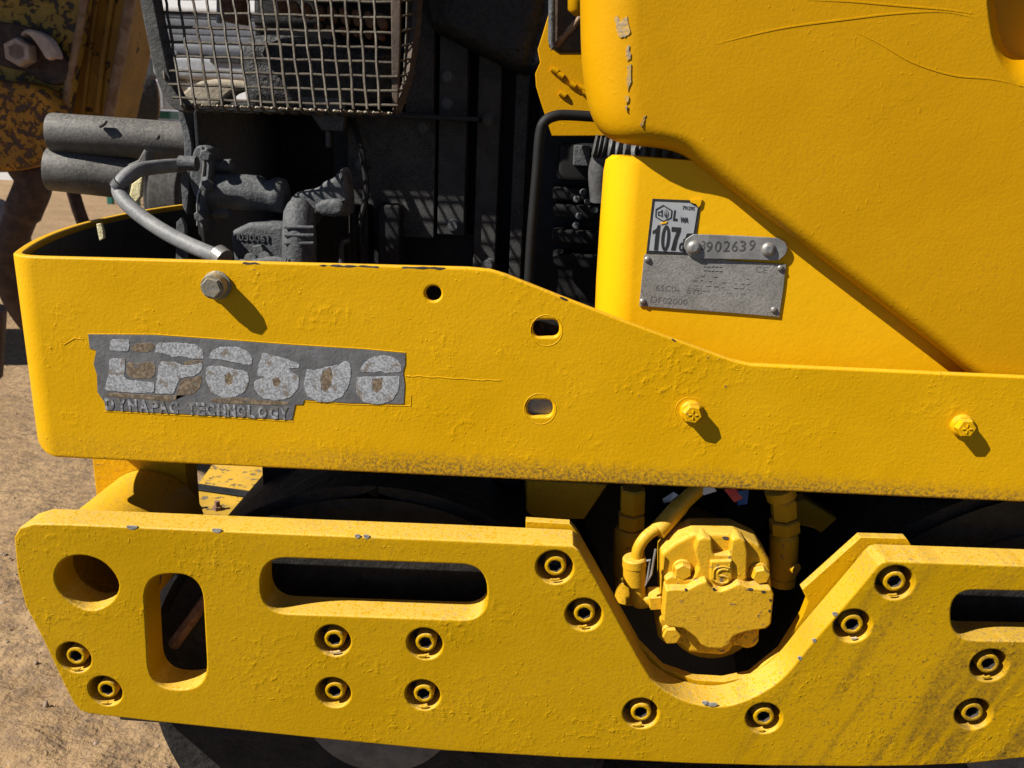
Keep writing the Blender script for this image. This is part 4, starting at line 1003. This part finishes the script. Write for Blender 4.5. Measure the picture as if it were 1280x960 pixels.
# ----- engine
def engine():
    # cowling with vertical joints
    Y = 0.31
    cw = empty('engine_cowl', P(540, 330, Y)); cw.parent = ROOT; cw.location = WL[cw]-WL[ROOT]
    Yc = 0.258
    for x0, x1, y0, d in ((436, 544.5, 142, 0.0), (546, 588, -40, 0.002), (590, 632, -40, 0.012), (634, 668, -40, 0.02)):
        pbox('cowl_panel', x0, y0, x1, 293 if x0 < 590 else 372, Yc+d, Yc+d+0.05, 'cowl_black', cw, 0.002)
    pbox('cowl_panel', 506, -40, 544.5, 141, Yc, Yc+0.05, 'cowl_black', cw, 0.002)
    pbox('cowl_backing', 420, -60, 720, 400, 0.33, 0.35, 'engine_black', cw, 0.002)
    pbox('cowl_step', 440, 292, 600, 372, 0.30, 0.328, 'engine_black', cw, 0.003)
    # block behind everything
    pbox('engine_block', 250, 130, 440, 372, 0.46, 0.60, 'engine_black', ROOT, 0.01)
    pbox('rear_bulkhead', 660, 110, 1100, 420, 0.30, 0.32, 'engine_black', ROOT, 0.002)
    # shroud wall, and a sheet added to block light from the bay
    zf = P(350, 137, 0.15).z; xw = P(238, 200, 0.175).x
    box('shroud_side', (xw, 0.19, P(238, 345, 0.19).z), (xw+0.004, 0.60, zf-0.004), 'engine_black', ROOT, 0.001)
    box('bay_light_blocker', (xw-0.03, 0.228, zf-0.003), (P(600, 137, 0.25).x, 0.62, zf+0.002), 'engine_black', ROOT, 0.001)
    # two heavy tubes at the left
    for (a0, b0, a1, b1, r, nm) in ((60, 166, 238, 178, 23.5, 'exhaust_tube'), (56, 211, 172, 224, 26, 'exhaust_tube')):
        Ya = 0.25; k = K(120, 190, Ya)
        a, b = P(a0+5, b0, Ya), P(a1, b1, Ya+0.02)
        t = lathe(nm, a, b, [(0, r*k*.80), (0, r*k*.97), (.015, r*k), (.5, r*k), (1, r*k)], 'tube_grey', ROOT, 36, 30)
        if b0 < 180:
            plate('tube_nick', [(122, 156), (132, 151), (130, 156), (124, 160)], Ya-r*k*0.80, 0.006, 'tube_grey', t, 0.001)
            plate('tube_nick', [(193, 171), (198, 169), (197, 174), (194, 175)], Ya-r*k*0.99, 0.006, 'tube_grey', t, 0.001)
    plate('tube_bracket', [(158, 206), (172, 200), (180, 186), (184, 190), (183, 208), (170, 212)], 0.20, 0.02, 'tube_grey', ROOT, 0.002)
    # grey hose from the manifold to the clip on the frame
    Yh = 0.10
    path = [P(236, 206, 0.235), P(205, 208, 0.17), P(172, 213, .12), P(155, 224, .105), P(149, 238, .10), P(160, 256, .09), P(190, 280, .075), P(230, 303, .055), P(282, 325, .03)]
    k = K(160, 240, Yh)
    hz = tube('breather_hose', catmull(path, 8), 9.0*k, 'hose_grey', ROOT, 18)
    tube('hose_clip', [P(152, 229, .100), P(147, 235.5, .100)], 10.2*k, 'hose_black', hz, 18)
    a, b = P(272, 317, .033), P(281, 324, .029); tube('hose_clamp', [a, b], 11.5*k, 'steel', hz, 20)
    # plate and flange of the manifold
    Yf = 0.185
    plate('manifold_plate', [(222, 140), (228, 136), (236, 162), (240, 182), (239, 206), (236, 240), (233, 268), (228, 258), (226, 230), (230, 205), (230, 175)], Yf+0.006, 0.03, 'cast_grey', ROOT, 0.001)
    plate('manifold_flange', smooth_loop([(241, 188), (246, 182), (256, 181), (264, 186), (265, 200), (264, 225), (258, 250), (257, 280), (257, 291), (248, 284), (247, 252), (240, 240), (236, 224), (238, 205)], 1), Yf, 0.03, 'cast_grey', ROOT, 0.003)
    plate('manifold_flange', smooth_loop([(253, 182), (263, 186), (265, 198), (263, 226), (257, 250), (257, 290), (248, 282), (248, 246), (256, 228), (258, 200)], 1), Yf-0.010, 0.012, 'cast_grey', ROOT, 0.003)
    q = P(232, 204, Yf-.03); tube('flange_stud', [q+Vector((-.006, 0, 0)), q+Vector((.012, 0, 0))], .0075, 'cast_grey', ROOT, 14)
    for cx, cy, rx, ry in ((279, 208, 13, 8), (280, 265, 9, 8)):
        a, b = P(cx-14, cy, Yf+.01), P(cx+rx, cy-1, Yf+.01); kk = K(cx, cy, Yf)
        tube('flange_nut', catmull([a, a.lerp(b, .6), a.lerp(b, .9), b], 4), [ry*kk]*9+[ry*kk*.85, ry*kk*.7, ry*kk*.5, ry*kk*.1], 'cast_grey', ROOT, 14, 60)
    # short branch pipe, with a lumpy profile
    kk = K(300, 240, Yf)
    pr = [(262, 239, 25), (272, 238, 23), (300, 240, 22), (322, 242, 22), (334, 245, 19), (342, 245, 20), (350, 244, 22), (357, 244, 20), (359, 244, 14)]
    tube('branch_pipe', [P(a, b, Yf+.012) for a, b, r in pr], [r*kk for a, b, r in pr], 'cast_grey', ROOT, 28, 60)
    # timing case: ribbed block, upright boss, strap
    tc = plate('starter_case', smooth_loop([(287, 290), (300, 283), (312, 278), (345, 279), (356, 282), (362, 300), (362, 372), (296, 372), (292, 330), (288, 300)], 1), 0.165, 0.05, 'cast_grey', ROOT, 0.006)
    text('cast_text', '0030061', 314, 297, 8.5, 0.165, 'cast_grey', tc, wpx=44, bold=0.02, rot=R(1), t=0.0015)
    kk = K(380, 300, .15)
    tube('upright_boss', [P(372, 258, .165), P(374, 264, .16), P(374, 300, .158), P(374, 372, .158)], [14*kk, 19*kk, 21*kk, 21*kk], 'cast_grey', ROOT, 30, 60)
    plate('boss_bracket', smooth_loop([(358, 254), (368, 240), (396, 236), (405, 226), (417, 222), (430, 206), (436, 240), (437, 268), (428, 272), (396, 268), (390, 285), (368, 282)], 1), 0.175, 0.03, 'cast_grey', ROOT, 0.006)
    plate('boss_bracket', smooth_loop([(392, 252), (424, 248), (432, 262), (424, 272), (394, 270)], 1), 0.160, 0.02, 'cast_grey', ROOT, 0.005)
    for x0, x1, m in ((437, 446, 'engine_black'), (449, 460, 'engine_black'), (472, 500, 'engine_black')):
        pbox('drive_bracket', x0, 256, x1, 372, 0.235, 0.27, m, ROOT, 0.004)
    tube('cable_loop', catmull([P(436, 300, .215), P(428, 304, .21), P(426, 318, .21), P(429, 350, .21)], 5), 0.003, 'cast_grey', ROOT, 8)
    plate('grey_strap', [(220, 278), (226, 272), (231, 282), (235, 372), (219, 372)], 0.10, 0.006, 'cast_grey', ROOT, 0.001)
    # bolt ends by the frame edge
    for x, y in ((318, 326), (335, 324)):
        q = P(x, y, .12); tube('case_stud', [q, q+Vector((0, -.012, .004))], .006, 'cast_grey', ROOT, 12)
    # grey bracket hanging under the cage
    plate('hanger', [(372, 120), (432, 122), (429, 164), (402, 163)], 0.235, 0.02, 'cast_grey', ROOT, 0.002)
    pbox('hanger_rod', 407, 164, 412, 184, 0.24, 0.25, 'cast_grey', ROOT, 0.001)
    # hood stay: black tube bent over to the right
    tube('hood_stay', catmull([P(660, 372, .15), P(664, 300, .15), P(671, 215, .15), P(675, 168, .15), P(681, 152, .15), P(694, 145, .152), P(712, 144, .155), P(760, 147, .16)], 8), 0.0052, 'satin_black', ROOT, 16)
    # yellow inner plate and brown bracket behind the hood
    yp = plate('hood_inner_plate', [(700, -60), (760, -60), (760, 170), (690, 170), (676, 128), (670, 108), (669, 92), (675, 78), (672, 62), (679, 40), (688, 10)], 0.20, 0.01, 'hood_paint', ROOT, 0.001)
    for x, y in ((690, 86), (697, 92), (712, 104), (724, 108), (728, 114), (700, 116)):
        q = P(x, y, .199); tube('weld_bead', [q, q+Vector((.006, 0, -.003))], .003, 'hood_paint', yp, 8, 60)
    plate('hinge_bracket', [(686, -50), (745, -50), (745, 66), (700, 66), (686, 56)], 0.145, 0.03, 'cage_brown', ROOT, 0.006)
    plate('hinge_strap', [(686, -50), (694, -50), (694, 60), (689, 62), (685, 50)], 0.130, 0.012, 'cast_grey', ROOT, 0.003)
    tube('hinge_weld', [P(695+i*3.6, 58-i*4.3+random.uniform(-.5, .5), .143) for i in range(12)], [0.0030+random.uniform(-.0006, .0006) for i in range(12)], 'edge_rust', ROOT, 8, 60)
    tube('hood_roll', [P(722, -40, .12), P(722, 12, .12), P(722, 20, .12)], [.009, .009, .003], 'hood_paint', ROOT, 12, 60)
    # tank with gritty skin above the cowl
    tk = plate('air_cleaner', smooth_loop([(520, -160), (690, -160), (694, -30), (690, 20), (676, 60), (664, 88), (650, 92), (610, 72), (560, 48), (528, 30)], 2), 0.22, 0.10, 'grit_black', ROOT, 0.02, bres=4)
    # bellows of the air intake, behind the covers
    pts = [P(742, 182, .13), P(760, 186, .13), P(790, 192, .13), P(830, 192, .13), P(880, 192, .13)]
    cp = catmull(pts, 10); kk = K(780, 190, .13)
    tube('intake_bellows', cp, [(12+3*math.sin(i*1.9))*kk for i in range(len(cp))], 'hose_black', ROOT, 20, 70)
    tube('intake_elbow', catmull([P(776, 186, .14), P(757, 196, .14), P(750, 214, .14), P(752, 250, .145)], 6), 15*kk, 'hose_black', ROOT, 20)
    # dark gear seen between the stay and the cover
    pbox('fuel_pump', 696, 180, 752, 226, 0.24, 0.28, 'satin_black', ROOT, 0.006)
    pbox('pump_window', 716, 182, 738, 207, 0.232, 0.245, 'cast_grey', ROOT, 0.002)
    for yy in (236, 258, 290, 320): pbox('cooling_fin', 690, yy, 760, yy+14, 0.25, 0.29, 'satin_black', ROOT, 0.004)
    for x, y in ((729, 240), (721, 249), (724, 270), (720, 282), (735, 252), (744, 262)):
        q = P(x, y, .248); tube('pump_stud', [q, q+Vector((0, -.006, 0))], [.0042, .003], 'cast_grey', ROOT, 10)
engine()
def engine_bits():
    # flange bolts, gasket line, cables and bolt heads in the bay
    for x, y in ((259, 194), (260, 232), (252, 270)):
        q = P(x, y, 0.175); lathe('flange_bolt', q+Vector((0, .004, 0)), q+Vector((0, -.007, 0)), [(0, .0065), (.85, .0065), (1, .005)], 'cast_grey', ROOT, 6, 25, phase=x*.1)
    tube('gasket', catmull([P(252, 183, .1835), P(255, 205, .1835), (P(251, 232, .1835)), P(247, 250, .1835), P(247, 282, .1835)], 4), 0.0012, 'steel', ROOT, 6)
    tube('engine_cable', catmull([P(440, 150, .25), P(452, 190, .235), P(458, 240, .23), P(450, 290, .225), P(462, 350, .22)], 6), 0.0035, 'satin_black', ROOT, 8)
    for x, y, Yb in ((560, 96, .258), (560, 130, .258), (610, 150, .268), (610, 330, .268), (452, 206, .256), (530, 160, .256), (566, 282, .258)):
        q = P(x, y, Yb); lathe('cowl_bolt', q+Vector((0, .003, 0)), q+Vector((0, -.006, 0)), [(0, .006), (.2, .0075), (.3, .0055), (1, .0055)], 'cast_grey', ROOT, 12, 25)
    # ridged lead beside the case and a bracket edge
    cp = catmull([P(300, 330, .115), P(322, 328, .11), P(345, 326, .108), P(362, 330, .108)], 10)
    tube('threaded_stud', cp, [0.0042+0.0008*(i % 2) for i in range(len(cp))], 'cast_grey', ROOT, 10, 60)
    plate('case_rib', [(314, 308), (326, 306), (336, 324), (342, 345), (330, 345)], 0.158, 0.01, 'cast_grey', ROOT, 0.002)
    for y in (262, 272, 282): tube('boss_rib', [P(356, y+22, .142), P(392, y+22, .142)], 0.0016, 'cast_grey', ROOT, 6)
engine_bits()

# ----- wire cage over the silencer
def cage():
    Y = 0.15
    cg = empty('silencer_cage', P(350, 135, Y)); cg.parent = ROOT; cg.location = WL[cg]-WL[ROOT]
    tag(cg, 'rusty woven wire cage round the silencer')
    def CY(py): return 0.135+0.3*(131-py)/1130.0     # the wire front leans back
    k = K(350, 70, Y); r = 1.75*k
    rows = [[(193, -2), (340, -0.5), (497, 3)], [(193, 15.4), (340, 18.4), (497, 22.8)], [(197, 33.5), (340, 37.5), (497, 41.6)], [(201, 52), (340, 56), (497, 60.2)], [(204, 70), (340, 74), (497, 78.2)], [(207, 88.5), (340, 92), (497, 96.2)], [(211, 105.5), (340, 110), (497, 114.2)], [(216, 122), (340, 128), (497, 132.2)]]
    for j, rw in enumerate(rows):
        cp = catmull([P(a, b, CY(b)) for a, b in rw], 24)
        for i, v in enumerate(cp): v.y += math.sin(i*math.pi*1.0+j*math.pi)*0.0007; v.z += math.sin(i*.7+j)*0.0003
        tube('mesh_wire', cp, r, 'wire_metal', cg, 7)
    colsx = [(195.5, 204.5), (212.6, 221), (229.3, 237.7), (247, 255.4), (263.6, 272), (280.8, 288.8), (297.3, 305), (314.2, 321.4), (331, 338), (347.5, 354.2), (364.4, 371), (382, 388.6), (399, 404.8), (416.6, 422), (434.3, 438.6), (451.7, 455.4), (469.2, 471.8)]
    for j, (xa, xb) in enumerate(colsx):
        s = (xb-xa)/54.0; y1 = 131+ (xa-210)*0.02
        if j == 0: y1 = 98
        a = [(xa+s*(y-36), y) for y in (-20, 0, 36, 72, y1)]
        cp = catmull([P(p, q, CY(q)-0.001) for p, q in a], 6)
        for i, v in enumerate(cp): v.y += math.sin(i*1.57+j*math.pi)*0.0006; v.x += math.sin(i*.9+j*2)*0.0004
        # the wires turn under at the bottom
        e = cp[-1]; cp += [e+Vector((0.001, 0.006, -0.005)), e+Vector((0.002, 0.02, -0.006))]
        tube('mesh_wire', cp, r, 'wire_metal', cg, 7)
    # solid sheet added above the wire, out of view, to block sun
    plate('top_light_blocker', [(60, -420), (560, -420), (530, -9), (178, -13)], CY(-8)-0.003, 0.004, 'cage_dark', cg, 0.001)
    # left edge strip, rounded at the foot
    plate('edge_strip', smooth_loop([(168, -40), (187, -40), (192, 0), (200, 40), (210, 88), (219, 116), (236, 136), (228, 142), (212, 133), (199, 112), (190, 80), (181, 36), (174, 0)], 1), Y-0.006, 0.02, 'cage_dark', cg, 0.002)
    # right corner post, side rail and side wires
    pc = plate('corner_post', [(488, -40), (501, -40), (500, 60), (497, 134), (490, 134), (489, 60)], Y-0.004, 0.006, 'cage_brown', cg, 0.001)
    a0, a1 = P(526, -40, Y+.06), P(520, 30, Y+.06); a2 = P(497, 142, Y-.002)
    tube('side_rail', [P(524, -40, Y+.05), P(521, 30, Y+.05), P(512, 92, Y+.03), P(496, 140, Y-.002)], 0.0048, 'cage_brown', cg, 4)
    for i in range(8):
        y = -2+i*18.6; x = 522.5-i*1.2-(max(0, i-4))*2.4
        tube('side_wire', [P(500, y+4, Y), P(x, y, Y+.05)], r*.8, 'wire_metal', cg, 6)
    tube('side_wire', [P(510, -30, Y+.02), P(508, 40, Y+.02), P(504, 110, Y+.01)], r*.8, 'wire_metal', cg, 6)
    # expanded-metal floor of the cage, one piece of lattice
    z = P(350, 131, Y).z
    bm = bmesh.new(); f0, f1 = P(232, 131, Y), P(486, 138, Y)
    nx = 26; dx = (f1.x-f0.x)/nx
    def fp(i, j): return Vector((f0.x+i*dx, Y+0.004+j*0.0065, z-0.004))
    for i in range(nx):
        for j in range(0, 3):
            q = fp(i, j)
            tube_bm([q, q+Vector((dx*.5, .0065, 0.001)), ], .0012, 4, bm=bm, cap=False)
            tube_bm([q+Vector((dx, 0, 0)), q+Vector((dx*.5, .0065, 0.001))], .0012, 4, bm=bm, cap=False)
    o = link('floor_lattice', finish(bm), 'dusty_sheet', cg); tag(o, kind='stuff')
    # dusty pan at the left of the floor
    def zpoly(nm, pts, zz, t, m):
        bm = bmesh.new(); vs = [bm.verts.new(PZ(a, b, zz)) for a, b in pts]; bm.faces.new(vs)
        e = bmesh.ops.extrude_face_region(bm, geom=bm.faces[:])
        for g in e['geom']:
            if isinstance(g, bmesh.types.BMVert): g.co.z -= t
        return link(nm, finish(bm), m, cg)
    pts = smooth_loop([(218, 128), (232, 110), (256, 98), (300, 100), (356, 107), (356, 112), (300, 112), (284, 118), (276, 132), (250, 137), (228, 134)], 1)
    plate('pan', pts, Y+0.10, 0.03, 'dusty_sheet', cg, 0.004)
    # silencer inside: gritty drum, rusty stub, row of slanted rusty louvres
    sl_ = plate('silencer', smooth_loop([(300, 44), (330, 40), (430, 48), (476, 52), (496, 70), (496, 142), (330, 142), (304, 138), (296, 80)], 1), Y+0.085, 0.10, 'rough_black', ROOT, 0.02, bres=4)
    plate('silencer_top', [(316, -40), (500, -40), (500, 34), (340, 34), (316, 30)], Y+0.112, 0.06, 'engine_black', sl_, 0.006)
    for i in range(9):
        x = 345+i*15.6; y = 2+i*2.2
        plate('louvre', smooth_loop([(x, y-4), (x+8, y-4), (x+13, y+6), (x+14, y+16), (x+6, y+18), (x+1, y+10)], 1), Y+0.085, 0.012, 'rust', sl_, 0.003)
        if i > 2: plate('louvre', smooth_loop([(x-2, y+20), (x+8, y+20), (x+11, y+30), (x+4, y+32)], 1), Y+0.088, 0.012, 'rust', sl_, 0.003)
    kk = K(290, 10, Y+.06)
    st = tube('exhaust_stub', [P(294, -40, Y+.06), P(294, 10, Y+.06), P(293, 29, Y+.06)], 17*kk, 'rust', ROOT, 24)
    tube('stub_collar', [P(274, -20, Y+.05), P(274, 29, Y+.05)], 3.2*kk, 'steel', st, 12)
cage()

# strap over the frame's end wall, and a second one farther back
def straps():
    s = plate('strap', [(120, 280), (126, 279), (129, 288), (130, 298), (124, 301), (122, 292)], 0.115, 0.004, 'dry_tape', ROOT, 0.001)
    plate('strap', [(164, 230), (178, 220), (176, 246), (170, 254), (160, 250)], 0.24, 0.006, 'dry_tape', ROOT, 0.002)
straps()
